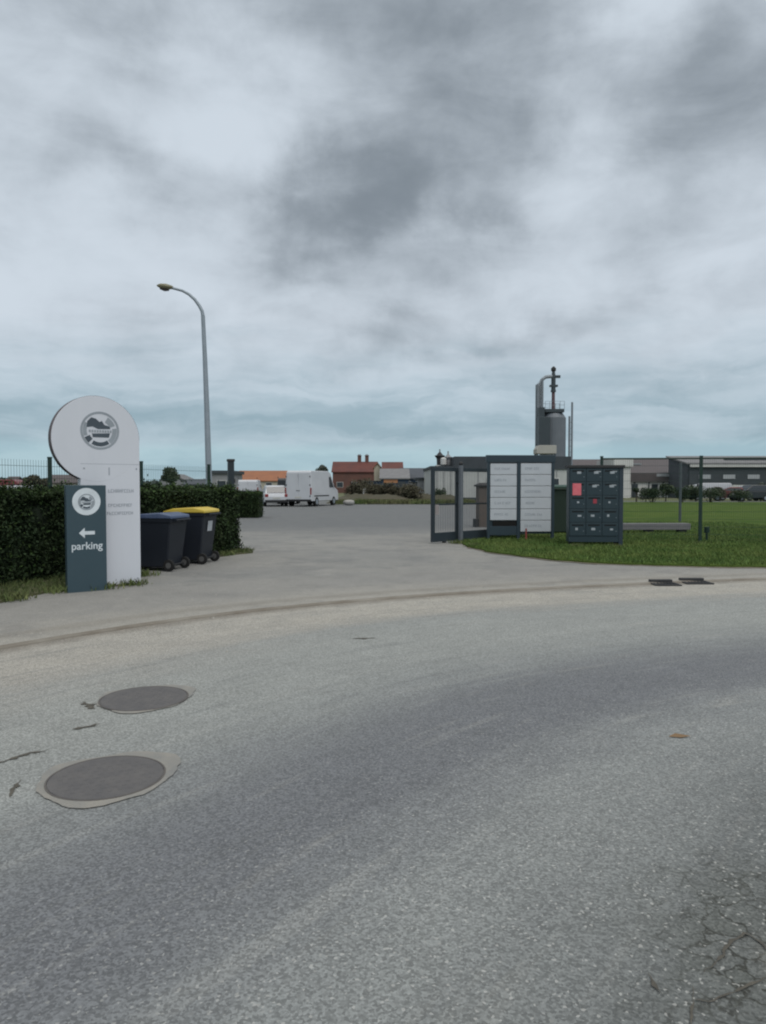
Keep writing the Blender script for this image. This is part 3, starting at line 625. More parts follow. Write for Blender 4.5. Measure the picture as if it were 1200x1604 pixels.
q = gnd(300, 883); bin_((q.x+.02, q.y+.05, KZ), R(-10), m_yel, 'dark wheeled bin with a yellow lid and white sticker', m_bin, w=.35, d=.415, h=1.0, sticker=True)
q = gnd(252, 894); bin_((q.x, q.y+.05, KZ), R(-12), m_blue, 'dark wheeled bin with a blue lid beside the totem', m_bin, w=.34, d=.39, h=.94)
m_gbin = mat('bin_green', (0.016, 0.030, 0.022), .6, (0.022, 0.038, 0.028), 2, .5)
hedge('hedge', Vector(gnd(352, 812).xy), Vector(gnd(404.5, 812).xy), 1.3, 1.17, 26000, 'short clipped dark hedge block along the entrance beyond the gate post', size=.035)
q = gnd(880, 838); bin_((q.x, q.y, .05), R(-80), mat('lid_green', (0.012, 0.05, 0.032), .5), 'dark green waste container between directory board and letterboxes', m_gbin, w=.62, d=.5, h=1.42, wheels=4, group=None, cat='container', name='waste_container')

# ------------------------------------------------------------------ street lamp
t = thing('street_lamp', (at(328, 832, 24).x, 24, 0), 0, 'tall grey street lamp with a curved arm above the hedge', 'street lamp')
m_galv = mat('galvanised', (0.30, 0.34, 0.38), .5, (0.22, 0.26, 0.29), 2, .5, metal=.3)
o0_ = t.location
px = [(328, 833), (327, 740), (324, 640), (321, 560), (318, 495)]; ar = [(318, 495), (316.5, 487), (312, 478.5), (305, 469), (296, 461), (286, 455.5), (275, 452.5), (268, 451)]
P3 = [at(x, y, 24) - o0_ for x, y in px]; P3[0].z = 0
k = MB(); k.tube(P3, [.115, .10, .085, .072, .062], 14); k.build('pole', m_galv, t, smooth=False)
k = MB(); k.tube([(0, 0, 0), (P3[1].x*.1, 0, .9)], .125, 14); k.build('sleeve', m_galv, t)
A3 = [at(x, y, 24) - o0_ for x, y in ar]
k = MB(); k.tube(A3, [.058, .055, .052, .048, .045, .042, .04, .038], 12); k.build('arm', m_galv, t)
a_ = at(271, 451.0, 24) - o0_; b_ = at(246, 446.5, 24) - o0_; d = (b_-a_)
k = MB(); k.tube([a_ + d*s_ for s_ in (0, .15, .45, .8, 1)], [.05, .09, .125, .10, .03], 12)
k.v = [(x, y*1.1, (z - (a_.z+b_.z)/2)*.72 + (a_.z+b_.z)/2) for x, y, z in k.v]; k.build('lamp_head', mat('lamp_olive', (0.20, 0.19, 0.12), .5), t)
k = MB(); k.tube([a_ + d*s_ + Vector((0, 0, -.07)) for s_ in (.25, .5, .8)], [.05, .085, .05], 12); k.build('lamp_glass', mat('lamp_glass', (0.06, 0.05, 0.05), .2), t)

# ------------------------------------------------------------------ sliding gate, guide post
m_gate = mat('gate_slate', (0.018, 0.028, 0.036), .5, (0.024, 0.034, 0.042), 3, .5)
a_ = gnd(676, 853); a_ = Vector((a_.x, a_.y)); b_ = Vector((4.35, 22.3)); d = b_-a_; L_ = d.length
t = thing('sliding_gate', (a_.x, a_.y, 0), math.atan2(d.y, d.x), 'dark barred sliding gate standing open left of the directory', 'gate')
H = 2.02
k = MB(); k.box(0, .09, -.035, .035, .06, H); k.box(L_-.09, L_, -.035, .035, .06, H); k.box(.09, L_-.09, -.034, .034, H-.10, H-.002); k.box(.09, L_-.09, -.036, .036, .06, .30)
k.build('frame', m_gate, t, .004)
for xa, xb in ((.98, 1.10), (2.4, 2.5)):
    k = MB(); k.box(xa, xb, -.033, .033, .30, H-.10); k.build('mullion', m_gate, t)
k = MB(); k.box(.09, L_-.09, -.02, .02, 1.02, 1.06)
k.build('mid_rail', m_gate, t)
for x0, x1 in ((.09, .98), (1.10, 2.4), (2.5, L_-.09)):
    k = MB(); x = x0+.05
    while x < x1-.02: k.box(x-.003, x+.003, -.003, .003, .30, H-.10); x += .07
    k.build('bars', m_gate, t)
for x in (.5, L_-.5):
    k = MB(); k.tube([(x, -.03, .05), (x, .03, .05)], .05, 14); k.build('roller', m_iron, t)
k = MB(); k.add([(.10, -.040, .78), (.24, -.040, .78), (.24, -.040, 1.04), (.10, -.040, 1.04)], [(0,1,2,3)]); k.box(.12, .22, -.0435, -.041, .86, .90); k.build('notice', mat('notice', (0.30, 0.27, 0.27), .6), t)
a2 = a_ + d.normalized()*1.28
q = gnd(717.5, 850); t = thing('guide_post', (q.x+.02, q.y-.05, 0), math.atan2(d.y, d.x), 'grey gate guide post with a black ball lamp on top', 'post')
m_gpost = mat('post_grey', (0.135, 0.15, 0.17), .5)
k = MB(); k.box(-.05, .05, -.10, -.02, 0, 2.08); k.build('post', m_gpost, t, .004)
k = MB(); k.box(.10, .16, .12, .18, 0, 1.72); k.build('rear_post', m_gate, t, .004)
k = MB(); k.box(-.03, .16, -.02, .12, 1.62, 1.68); k.build('bracket', m_gate, t)
bm = bmesh.new(); bmesh.ops.create_icosphere(bm, subdivisions=3, radius=.055); me = bpy.data.meshes.new('ball'); bm.to_mesh(me); bm.free(); me.materials.append(m_iron); me.shade_smooth()
bo = bpy.data.objects.new('ball_lamp', me); COL.objects.link(bo); bo.parent = t; bo.location = (.0, -.06, 2.13)
# brown pillar behind gate
q = gnd(756, 826); t = thing('brick_pillar', (q.x, q.y, 0), R(12), 'brown brick pillar with dark cap seen through the gate', 'pillar')
k = MB(); k.box(-.20, .20, -.2, .2, 0, 1.5); k.build('pillar', mat('brown_brick', (0.12, 0.095, 0.08), .85, (0.085, 0.08, 0.075), 4, .5, .5), t, .006)
k = MB(); k.box(-.26, .26, -.26, .26, 1.5, 1.56); k.frus((-.24, .24, -.24, .24), (-.1, .1, -.1, .1), 1.56, 1.64); k.build('cap', m_iron, t, .008)
k = MB(); k.box(-.34, -.22, -.2, .1, .0, .32); k.build('meter_box', m_iron, t, .01)

# ------------------------------------------------------------------ directory board
c = gnd(814.5, 848); D = c.y
t = thing('directory_board', (c.x, c.y, .04), R(3), 'large slate directory board with two columns of white name slats', 'sign')
m_fr = mat('board_slate', (0.023, 0.041, 0.054), .5, (0.028, 0.046, 0.060), 3, .5); m_slat = mat('slat_white', (0.50, 0.525, 0.56), .35, (0.44, 0.47, 0.505), 5, .6)
sc = D/F; X = lambda p_: (p_-814.5)*sc; Z = lambda p_: at(814.5, p_, D).z - .04
k = MB(); k.box(X(762), X(766), -.05, .05, 0, Z(714)); k.box(X(863.5), X(868), -.05, .05, 0, Z(714)); k.box(X(809), X(814), -.048, .048, 0, Z(714)); k.box(X(760), X(869), -.06, .06, Z(724), Z(713))
k.build('frame', m_fr, t, .006)
k = MB(); k.box(X(766), X(863.5), .0, .03, Z(836), Z(725)); k.build('back_panel', m_fr, t)
k = MB(); k.box(X(766), X(809), -.035, .0, Z(838), Z(824)); k.build('lower_panel', m_fr, t, .004)
k = MB(); k.box(X(771), X(808), -.036, -.001, Z(823.5), Z(816)); k.build('letter_slot', mat('slot_black', (0.006,)*3, .9), t)
for x0, x1, z0, z1, n, sd_ in ((766.6, 808.4, 726, 815, 5, 20), (814.6, 863, 725.5, 833, 6, 40)):
    for i in range(n):
        za, zb = z0 + (z1-z0)*i/n + .35, z0 + (z1-z0)*(i+1)/n - .35; s_ = MB(); s_.box(X(x0), X(x1), -.040, 0, Z(zb), Z(za)); so = s_.build('name_slat', m_slat, t, .008)
        so_z = (Z(za)+Z(zb))/2
        strokes(so, X(x0)+.12, X(x0)+.12+random.uniform(.3, .55), so_z-.02, .06, -.0402, m_let, sd_+i, gap=.5)
# red stake
q = at(824, 852, 20.0); t = thing('marker_stake', (q.x, 20.0, .04), 0, 'thin red wooden stake in the grass before the directory board', 'stake')
k = MB(); k.frus((-.018, .018, -.018, .018), (-.02, .02, -.02, .02), 0, .34); k.build('stake', mat('stake_red', (0.30, 0.07, 0.06), .7), t)

# ------------------------------------------------------------------ letterbox bank
c = gnd(932, 858); D = c.y; sc = D/F; X = lambda p_: (p_-932)*sc; Z = lambda p_: at(932, p_, D).z
t = thing('letterbox_bank', (c.x, c.y, .04), R(-4), 'dark blue bank of fifteen letterboxes on legs on the lawn', 'letterboxes')
m_lb = mat('letterbox_slate', (0.021, 0.039, 0.050), .45, (0.027, 0.046, 0.057), 2.5, .5); m_lb2 = mat('letterbox_frame', (0.032, 0.048, 0.064), .4)
x0, x1, z0, z1 = X(891), X(968), Z(849), Z(733)
k = MB(); k.box(x0, x1, -.02, .34, z0-.04, z1-.04); k.build('cabinet', m_lb, t, .005)
k = MB(); k.box(x0-.03, x1+.13, -.06, .40, z1-.04, z1+.03); k.build('roof', m_iron, t, .008)
k = MB(); k.box(x1, x1+.10, -.03, .34, -.02, z1-.04); k.build('side_post', m_lb2, t, .004)
for xx in (x0+.02, x1-.08):
    k = MB(); k.box(xx, xx+.06, .10, .18, -.02, z0-.04); k.build('leg', m_iron, t)
rows, cols = 5, 3; rh = (z1-.04 - (z0-.04) - .16)/rows; cw = (x1-x0-.03)/cols; rr_ = random.Random(5)
m_lab = mat('name_label', (0.42, 0.46, 0.50), .5, (.25, .28, .3), 40, .5); m_pink = mat('pink_sticker', (0.62, 0.10, 0.14), .5, (0.70, 0.2, 0.22), 12, .5); m_slot = MATS['slot_black']
for r_ in range(rows):
    for c_ in range(cols):
        bx0 = x0 + .015 + c_*cw + .006; bx1 = bx0 + cw - .012; bz1 = z1 - .05 - r_*rh - .006; bz0 = bz1 - rh + .012
        b = MB(); b.box(bx0, bx1, -.038, -.02, bz0, bz1); bo = b.build('box_door', m_lb, t, .004)
        b = MB(); b.box(bx0+.05, bx1-.05, -.0395, -.037, bz1-.075, bz1-.045); b.build('slot', m_slot, bo)
        if c_ == 0 and r_ == 0: lw = .10
        else: lw = .11 if r_ < 2 else rr_.uniform(.05, .1)
        lx = (bx0+bx1)/2 + rr_.uniform(-.05, .07); lz = bz0 + rh*(.62 if r_ < 2 else .45)
        if (r_, c_) == (1, 0): b = MB(); b.box(bx0+.06, bx0+.27, -.0415, -.037, bz0+.0, bz1-.03); b.build('sticker', m_pink, bo)
        elif (r_, c_) == (2, 1): b = MB(); b.box(lx-.045, lx+.045, -.0415, -.037, lz-.02, lz+.09); b.build('sticker', mat('red_sticker', (.35, .05, .07), .5), bo)
        else:
            b = MB(); b.box(lx-lw/2, lx+lw/2, -.0405, -.037, lz-.012, lz+.028+rr_.uniform(0, .02)); b.build('name_label', m_lab, bo)
            if r_ < 2 and c_ > 0: b = MB(); b.box(lx+.0, lx+.11, -.0406, -.037, lz+.03, lz+.055); b.build('name_label', m_lab, bo)
        b = MB(); b.tube([(bx1-.05, -.039, bz0+rh*.35), (bx1-.05, -.046, bz0+rh*.35)], .010, 8); b.build('lock', m_galv, bo)

# concrete beam, post and post foot on the lawn
q = gnd(1030, 837); t = thing('concrete_beam', (q.x-.3, q.y, .05), R(2), 'long grey concrete beam lying on supports on the lawn', 'beam')
k = MB(); k.box(-1.5, 1.28, -.18, .18, .10, .30); k.build('beam', mat('beam_grey', (0.13, 0.13, 0.145), .8, (0.17, 0.165, 0.17), 3, .5, .3), t, .012)
for xx in (-1.2, -.1, .95):
    k = MB(); k.box(xx, xx+.22, -.14, .14, -.02, .10); k.build('support', mat('dark_block', (.03, .03, .035), .9), t)
q = at(1065, 820, 30); t = thing('metal_pole', (q.x, 30, .04), 0, 'slim grey metal pole standing behind the green mesh fence', 'pole')
k = MB(); k.tube([(0, 0, 0), (0, 0, 2.42)], .055, 10); k.build('pole', mat('pole_grey', (.075, .09, .10), .5), t); k = MB(); k.tube([(0, 0, 2.42), (0, 0, 2.45)], [.06, .03], 10); k.build('cap', m_iron, t)
q = at(1107, 840, 19.6); t = thing('valve_marker', (q.x, 19.6, .04), 0, 'short dark marker stub beside the tall green fence post', 'marker')
k = MB(); k.tube([(0, 0, 0), (0, 0, .25)], .03, 8); k.tube([(0, 0, .25), (0, 0, .40)], .07, 10); k.build('stub', m_green, t)

# ------------------------------------------------------------------ trees and shrubs
def tree(name, loc, h, r, trunk, n, label, leaf=m_tleaf, size=.16, cat='tree', zc=.62, flat=.8, group=None, seed=1, spread=6):
    rnd = random.Random(seed); t = thing(name, loc, rnd.uniform(0, 6), label, cat, group)
    k = MB(); top = h*zc
    k.tube([(0, 0, -.05), (.02*h, 0, top*.5), (0, .01*h, top)], [trunk, trunk*.75, trunk*.4], 8)
    cs = []
    for i in range(spread):
        a = rnd.uniform(0, 2*PI); e = rnd.uniform(.15, .75)*r; z = top + rnd.uniform(-.35, .55)*r*flat; cs.append((e*math.cos(a), e*math.sin(a), z, r*rnd.uniform(.33, .6)))
        k.tube([(0, 0, top*rnd.uniform(.5, .85)), (e*.5*math.cos(a), e*.5*math.sin(a), (z+top*.7)/2), (e*math.cos(a), e*math.sin(a), z)], [trunk*.45, trunk*.3, trunk*.12], 6)
    k.build('trunk', m_bark, t)
    cs.append((0, 0, top, r*.6)); m = n//len(cs); PP = []
    for cx, cy, cz, cr in cs:
        q = RNG.normal(size=(m, 3)); q /= np.linalg.norm(q, axis=1)[:, None]; q *= (RNG.uniform(.25, 1.08, (m, 1))**.5)*cr; q[:, 2] *= flat; q += (cx, cy, cz); PP.append(q)
    PP = np.concatenate(PP); PP = PP[PP[:, 2] > .05]
    quads('crown', leaf_quads(PP, size), len(PP), leaf, t); return t
def shrub(loc, w, h, n, label, leaf=m_tleaf, size=.10, seed=1, group=None, name='shrub'):
    rnd = random.Random(seed); t = thing(name, loc, rnd.uniform(0, 6), label, 'shrub', group); k = MB(); PP = []
    for i in range(9):
        a = rnd.uniform(0, 2*PI); e = rnd.uniform(0, .75)*w/2; z = h*rnd.uniform(.45, .8); x, y = e*math.cos(a), e*math.sin(a)
        k.tube([(x*.2, y*.2, -.03), (x*.7, y*.7, z*.6), (x, y, z)], [.03, .02, .008], 5); q = RNG.normal(size=(n//9, 3)); q /= np.linalg.norm(q, axis=1)[:, None]
        q *= RNG.uniform(.2, 1, (len(q), 1))**.5 * np.array([w*.3, w*.3, h*.32]); q += (x, y, z); PP.append(q)
    k.build('stems', m_bark, t); PP = np.concatenate(PP); PP = PP[PP[:, 2] > .02]; quads('foliage', leaf_quads(PP, size), len(PP), leaf, t); return t
def T(px, py_top, Y, w_px, label, seed, leaf=m_tleaf, zc=.62, n=2600, trunk=None, name='tree', group=None, flat=.8):
    q = at(px, py_top, Y); h = q.z; r = w_px/2*Y/F; tree(name, (q.x, Y, -.02), h*.98, r, trunk or .04*h, n, label, leaf, max(.05, r*.10), seed=seed, zc=min(zc, (h-r*flat*.9)/h if h > r*1.3 else .5), group=group, flat=flat)
T(237, 742, 17.5, 30, 'small dark green tree just right of the white totem', 3, leaf=m_hleaf, n=3500, flat=1.3)
T(271, 728, 130, 36, 'dark bushy tree above the pale gable roof', 5)
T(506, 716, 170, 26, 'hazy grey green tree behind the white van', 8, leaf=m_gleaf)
T(56, 736, 60, 40, 'brownish thin tree behind the left hedge', 11, leaf=m_twig)
T(10, 742, 90, 22, 'small dark tree at the far left over the car', 13)
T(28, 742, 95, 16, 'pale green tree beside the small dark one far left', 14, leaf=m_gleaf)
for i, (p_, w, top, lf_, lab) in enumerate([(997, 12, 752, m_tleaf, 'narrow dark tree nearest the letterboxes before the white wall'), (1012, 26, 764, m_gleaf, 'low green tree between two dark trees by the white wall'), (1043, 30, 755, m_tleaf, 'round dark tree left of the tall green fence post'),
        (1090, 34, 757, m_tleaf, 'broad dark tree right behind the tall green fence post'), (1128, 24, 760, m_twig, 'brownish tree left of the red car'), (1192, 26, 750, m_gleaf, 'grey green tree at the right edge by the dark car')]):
    T(p_, top, 68+i*.7, w, lab, 20+i, leaf=lf_, n=2200, zc=.55)
for i, (p_, w, hpx, lf_, lab) in enumerate([(690, 14, 12, m_tleaf, 'dark shrub at the foot of the pale hall'), (1022, 30, 12, m_hleaf, 'low green shrub by the lawn below the white wall'), (1068, 24, 12, m_hleaf, 'small green shrub between trees on the far lawn edge'),
        (1112, 30, 14, m_tleaf, 'dark shrub in front of the red car'), (1160, 26, 12, m_tleaf, 'dark shrub between the red car and dark car')]):
    q = at(p_, 785, 64.5+i*.2); shrub((q.x, 64.5+i*.2, .0), w*64/F*1.2, hpx*64/F*1.9, 1500, lab, lf_, .07, seed=40+i)
for i, (p_, w, y_, lab) in enumerate([(556, 26, 69, 'dry brown bush right of the white van'), (585, 34, 67.5, 'dry brown bush in the middle of the yard edge'), (615, 30, 66, 'dry bush under the orange sign building'), (645, 30, 64, 'dry bush nearest the grey wall at the gate'), (570, 24, 73, 'taller dry bush behind the others beside the van')]):
    q = at(p_, 785, y_); shrub((q.x, y_, 0), w*y_/F*1.5, 1.65 + (.5 if i == 4 else 0), 2600, lab, m_twig, .09, seed=60+i, group=None)
# the bank and rough grass beyond the yard
bk = MB(); nX, nY = 60, 14; A_ = []
for j in range(nY):
    for i in range(nX):
        x = -5 + 13*i/(nX-1); y = 60 + 16*j/(nY-1) + (0 if j else 0); e = min(1, i/8)*min(1, (nX-1-i)/8)*min(1, j/3)*min(1, (nY-1-j)/3)
        A_.append((x, y, -.02 + e*(.55 + .25*math.sin(x*1.3+y) + random.uniform(-.06, .06))))
bk.add(A_, [(j*nX+i, j*nX+i+1, (j+1)*nX+i+1, (j+1)*nX+i) for j in range(nY-1) for i in range(nX-1)])
tag(bk.build('bank', m_bank, smooth=True), kind='structure')
P = RNG.uniform((-4, 58.5), (7.5, 70), (26000, 2)); b_ = blades('rough_grass', P, .3, .05, mat('rough_blade', (0.07, 0.11, 0.03), .9, (0.16, 0.14, 0.08), .3, .4, island=.3), .025)
tag(b_, 'rough grass growing on the bank beyond the yard', 'grass', kind='stuff')
# far wood on the horizon
n = 26000; a = RNG.uniform(-1.15, 1.15, n); rr = RNG.uniform(640, 700, n); top = 5 + 1.6*np.sin(a*23) + 1.2*np.sin(a*61+1) + .8*np.sin(a*131)
Pz = RNG.uniform(0, 1, n)**.7*top; P = np.stack([np.sin(a)*rr, np.cos(a)*rr, Pz], 1)
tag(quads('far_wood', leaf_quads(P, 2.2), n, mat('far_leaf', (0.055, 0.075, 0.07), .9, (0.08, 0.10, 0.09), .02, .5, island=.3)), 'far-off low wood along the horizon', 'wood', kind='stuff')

# ------------------------------------------------------------------ buildings
m_glass = mat('window_glass', (0.025, 0.032, 0.04), .15, spec=.7)
def mm(n_, c1, c2=None, s=1.5, r=.8, b=0): return mat(n_, c1, r, c2, s, .5, b)
m_pale = mm('wall_pale', (0.47, 0.48, 0.46), (0.36, 0.37, 0.36), .8); m_cream = mm('wall_cream', (0.42, 0.39, 0.31), (.35, .33, .27)); m_wh = mm('wall_white', (0.60, 0.60, 0.58), (.46, .465, .45), .6)
m_fas = mm('fascia_grey', (0.052, 0.062, 0.072), (.04, .048, .054)); m_slateR = mm('roof_slate', (0.075, 0.085, 0.10), (.055, .062, .075)); m_tile = mm('roof_orange_tile', (0.30, 0.125, 0.06), (.22, .10, .06), .8)
m_red = mm('roof_red', (0.135, 0.042, 0.032), (.07, .03, .028), .5); m_brick = mm('brick_red', (0.15, 0.068, 0.052), (.085, .05, .045), .5); m_brown = mm('roof_brown', (0.10, 0.082, 0.085), (.075, .068, .07)); m_bluew = mm('wall_blue', (0.022, 0.042, 0.075), (.03, .05, .08))
m_gw = mm('wall_grey', (0.26, 0.265, 0.275), (.2, .205, .21)); m_lroof = mm('roof_light', (0.20, 0.20, 0.205), (.14, .14, .145))
def house(name, p0, p1, Y, ytop, yeave, depth, wall, roof, label, cat='building', gable='x', wins=0, door=False, chim=(), base=None, over=.25):
    """ridge along x ('x'), along depth ('y') or flat ('f'); pixel extents give its width and heights at depth Y"""
    a, b = at(p0, ytop, Y), at(p1, ytop, Y); c = (a+b)/2; w = (b.x-a.x)/2; H = a.z; He = at(p0, yeave, Y).z
    t = thing(name, (c.x, Y, 0), 0, label, cat); k = MB()
    if gable == 'y': k.prism([(-w, -.1), (w, -.1), (w, He), (0, H-.12), (-w, He)], 0, depth)
    elif gable == 'm': k.prism([(0, -.1), (depth, -.1), (depth, H-.2), (0, He)], -w, w, 'x')
    elif gable == 'x': k.prism([(0, -.1), (depth, -.1), (depth, He), (depth/2, H-.12), (0, He)], -w, w, 'x')
    else: k.box(-w, w, 0, depth, -.1, He)
    wl = k.build('wall', wall, t); k = MB(); th = .16
    if gable == 'x':
        s_ = (H-He)/(depth/2); k.prism([(-over, He-over*s_), (depth/2, H), (depth+over, He-over*s_), (depth+over, He-over*s_-th), (depth/2, H-th), (-over, He-over*s_-th)], -w-over, w+over, 'x')
    elif gable == 'm': k.prism([(-over, He), (depth+.2, H-th), (depth+.2, H), (-over, He+th)], -w-over, w+over, 'x')
    elif gable == 'y':
        s_ = (H-He)/w; k.prism([(-w-over, He-over*s_), (0, H), (w+over, He-over*s_), (w+over, He-over*s_-th), (0, H-th), (-w-over, He-over*s_-th)], -over, depth+over)
    else: k.box(-w-over, w+over, -over, depth+over, He, H)
    rf = k.build('roof', roof, t)
    for cx in chim:
        q = at(cx[0], cx[1], Y).x - c.x; zt = at(cx[0], cx[1], Y).z; k = MB(); y_ = depth/2 if gable == 'x' else 1
        k.box(q-.38, q+.38, y_-.3, y_+.3, He, zt-.25); k.box(q-.46, q+.46, y_-.38, y_+.38, zt-.25, zt-.12); k.tube([(q-.15, y_, zt-.12), (q-.15, y_, zt+.1)], .1, 8); k.tube([(q+.15, y_, zt-.12), (q+.15, y_, zt+.1)], .1, 8)
        k.build('chimney', cx[2] if len(cx) > 2 else m_brick, rf)
    for i in range(wins):
        x = -w + (i+.5)*2*w/wins; ww = min(.6, w/wins*.45); zh = min(He*.8, 2.2); k = MB(); k.box(x-ww-.06, x+ww+.06, -.05, .02, zh-1.1, zh); fr = k.build('window', m_wh, t); k = MB(); k.box(x-ww, x+ww, -.06, -.04, zh-1.04, zh-.06); k.build('pane', m_glass, fr)
    if door:
        k = MB(); k.box(w*.5, w*.5+1.0, -.05, .02, 0, 2.0); k.build('door', m_fas, t)
    return t, c, w, He, H
# behind the hedge, left
house('house', 66, 132, 120, 743, 755, 8, m_cream, m_brown, 'cream house with a low dark maroon roof left of totem', wins=3, chim=())
house('shed', 0, 14, 110, 746, 762, 6, m_fas, m_brown, 'dark low shed at the far left edge', 'building', wins=1)
house('house', 252, 287, 150, 742, 750, 9, m_gw, m_lroof, 'pale grey gabled house under the dark tree', gable='y', wins=1)
house('hall', 288, 332, 140, 750, 758, 9, m_gw, m_slateR, 'low hall with slate roof left of the street lamp', wins=3)
house('hall', 332, 362, 100, 737, 742, 8, m_gw, m_fas, 'grey flat roofed unit between street lamp and gate post', gable='f', wins=1, door=True)
house('house', 370, 452, 150, 736.5, 752, 9, m_cream, m_tile, 'long low house with an orange tiled roof behind the vans', wins=4)
# behind the yard
house('brick_house', 521, 590, 150, 722, 738, 9, m_brick, m_red, 'red brick house with two chimneys right of the white van', wins=3, chim=((562, 711), (574, 711)))
house('house', 586, 597, 140, 724, 731, 6, m_cream, m_tile, 'narrow cream gable between the brick house and red roof', gable='y')
house('house', 600, 630, 135, 722.5, 734, 8, m_brick, m_red, 'house with dark red roof above the blue workshop', chim=())
t, c, w, He, Ht = house('workshop', 597, 640, 112, 733, 748, 9, m_bluew, m_lroof, 'dark blue workshop with pale roof and orange sign', wins=0)
k = MB(); k.box(-w+.4, -w+2.5, -.08, .0, 1.9, 2.5); sg = k.build('sign_board', mat('orange_sign', (0.42, 0.19, 0.08), .5, (.3, .15, .09), 2, .5), t); 
k = MB(); k.box(.4, 1.6, -.06, .01, 0, 2.1); k.build('door', m_fas, t)
house('hall', 630, 700, 116, 732, 748, 10, m_bluew, m_slateR, 'long blue hall with grey roof left of the open gate', wins=4)
house('garage', 655, 676, 78, 748, 751, 6, m_gw, m_fas, 'small grey garage wall just left of the gate', gable='f', door=False)
# the pale hall behind gate and boards
t, c, w, He, Ht = house('pale_hall', 714, 892, 66, 715, 735, 16, m_pale, m_fas, 'long pale hall with a deep grey fascia behind the gate', gable='f', over=.12)
for i in range(7):
    x = -w + .6 + i*1.4; k = MB(); k.box(x-.03, x+.03, -.05, .0, 0, He); k.build('wall_joint', m_gw, t)
k = MB(); k.box(-w+.02, w, -.06, -.0, 0, .45); k.build('plinth', m_fas, t)
for i in range(3):
    x = -w + 3.4 + i*2.6; k = MB(); k.box(x-.65, x+.65, -.07, .0, 1.2, 2.2); fr = k.build('window', m_wh, t); k = MB(); k.box(x-.58, x+.58, -.09, -.05, 1.27, 2.13); k.build('pane', m_glass, fr)
t, c, w, He, Ht = house('annex', 676, 713.4, 66, 730, 734.5, 12, m_pale, m_fas, 'low pale annex seen through the gate, vents on its roof', gable='f', over=.1)
for i in range(3):
    x = -w + .5 + i*.62; k = MB(); k.box(x-.03, x+.03, -.05, .0, 0, He); k.build('wall_joint', m_gw, t)
for i, (p_, top, ww, m1, m2, lab) in enumerate([(689, 708, .50, m_iron, m_wh, 'dark roof fan with white hood above the gate'), (702, 711, .42, m_gw, m_fas, 'slim grey roof vent right of the dark fan')]):
    z1_ = at(p_, top, 69).z; x = at(p_, top, 69).x; tv = thing('roof_vent', (x, 69, Ht), 0, lab, 'vent', None); k = MB(); k.box(-ww*.8, ww*.8, -ww*.8, ww*.8, 0, .16); k.build('curb', m2, tv)
    k = MB(); k.tube([(0, 0, .16), (0, 0, (z1_-Ht)*.55), (0, 0, (z1_-Ht)*.75), (0, 0, (z1_-Ht)*.80), (0, 0, z1_-Ht)], [ww*.55, ww*.6, ww, ww*.6, ww*.15], 12); k.build('fan_body', m1, tv)
    k = MB(); k.tube([(0, 0, z1_-Ht), (0, 0, z1_-Ht+.25)], .07, 6); k.build('pipe', m_gw, tv)
    if i == 0: k = MB(); k.tube([(.30, -.5, .2), (.30, -.5, .75), (.30, -.5, .85)], [.28, .28, .1], 12); k.build('hood', m_wh, tv)
# long low buildings, right
t, c, w, He, Ht = house('long_hall', 893, 1140, 96, 714, 740, 26, m_wh, m_brown, 'long white hall with brown roof and dark canopy behind lawn', over=.3)
k = MB(); k.prism([(-2.2, 1.95), (-2.2, 3.1), (-.02, 3.35), (-.02, 2.1)], -w*.62, w+.2, 'x'); k.build('canopy', m_brown, t)
k = MB(); k.box(-w*.60, w, -1.95, -.08, 0, 1.98); k.build('front_wall', m_wh, t)
for xx in (-.55, .1, .42):
    k = MB(); k.box(w*xx-.8, w*xx+.8, -2.24, -2.19, 2.65, 3.0); k.build('canopy_sign', mat('pale_panel', (.36, .38, .40), .6), t)
for i in range(9):
    x = -w*.6 + i*w*1.6/9; k = MB(); k.box(x-.06, x+.06, -2.1, -1.96, 0, 1.94); k.build('canopy_post', m_fas, t)
for i in range(4):
    x = -w*.55 + i*w*1.5/6 + .6; k = MB(); k.box(x-.4, x+.4, -2.0, -1.94, 0 if i % 3 == 1 else .9, 1.7); fr = k.build('window', m_fas, t); k = MB(); k.box(x-.33, x+.33, -2.02, -1.99, .97, 1.63); k.build('pane', m_glass, fr)
k = MB()
for xx, yy_ in ((-.32, .30), (-.18, .22), (.05, .28)):
    s_ = (Ht-He)/13; y_ = 13*yy_*2; k.box(w*xx-.9, w*xx+.9, y_-.5, y_+.7, He+y_*s_-.02, He+y_*s_+.16)
k.build('skylight', mat('skylight', (.30, .33, .34), .4), t)
house('white_unit', 964, 988, 92, 719, 731, 7, m_wh, m_wh, 'small white roofed unit rising above the letterboxes', gable='f')
house('end_hall', 1078, 1330, 88, 711, 727, 6, m_slateR, m_lroof, 'light roofed hall with white gutter at the right edge', over=.3, gable='m')
q = at(1078, 729, 87.4); q2 = at(1330, 729, 87.4); t = bpy.data.objects[[o.name for o in bpy.data.objects if o.name.startswith('end_hall')][0]]
k = MB(); wq = (q2.x-q.x)/2; k.box(-wq, wq, -.62, -.34, q.z-.18, q.z+.10); k.build('gutter', m_wh, t); k = MB(); k.box(-wq, wq, -.3, -.02, .4+1.2, q.z-.2); k.build('fascia', m_fas, t)
k = MB(); k.box(-wq*.45, wq, 1.9, 2.3, at(1078, 727, 88).z+.15, at(1078, 727, 88).z+.75); k.build('roof_step', m_fas, t)
k = MB(); k.box(-wq+.05, wq, -.28, -.04, -.1, 1.598); k.build('front_wall', m_wh, t)
for i in range(6):
    x = -wq + 1.8 + i*2.9; k = MB(); k.box(x-.7, x+.7, -.36, -.30, 2.3, 2.8); k.build('sign_board', MATS['pale_panel'], t)

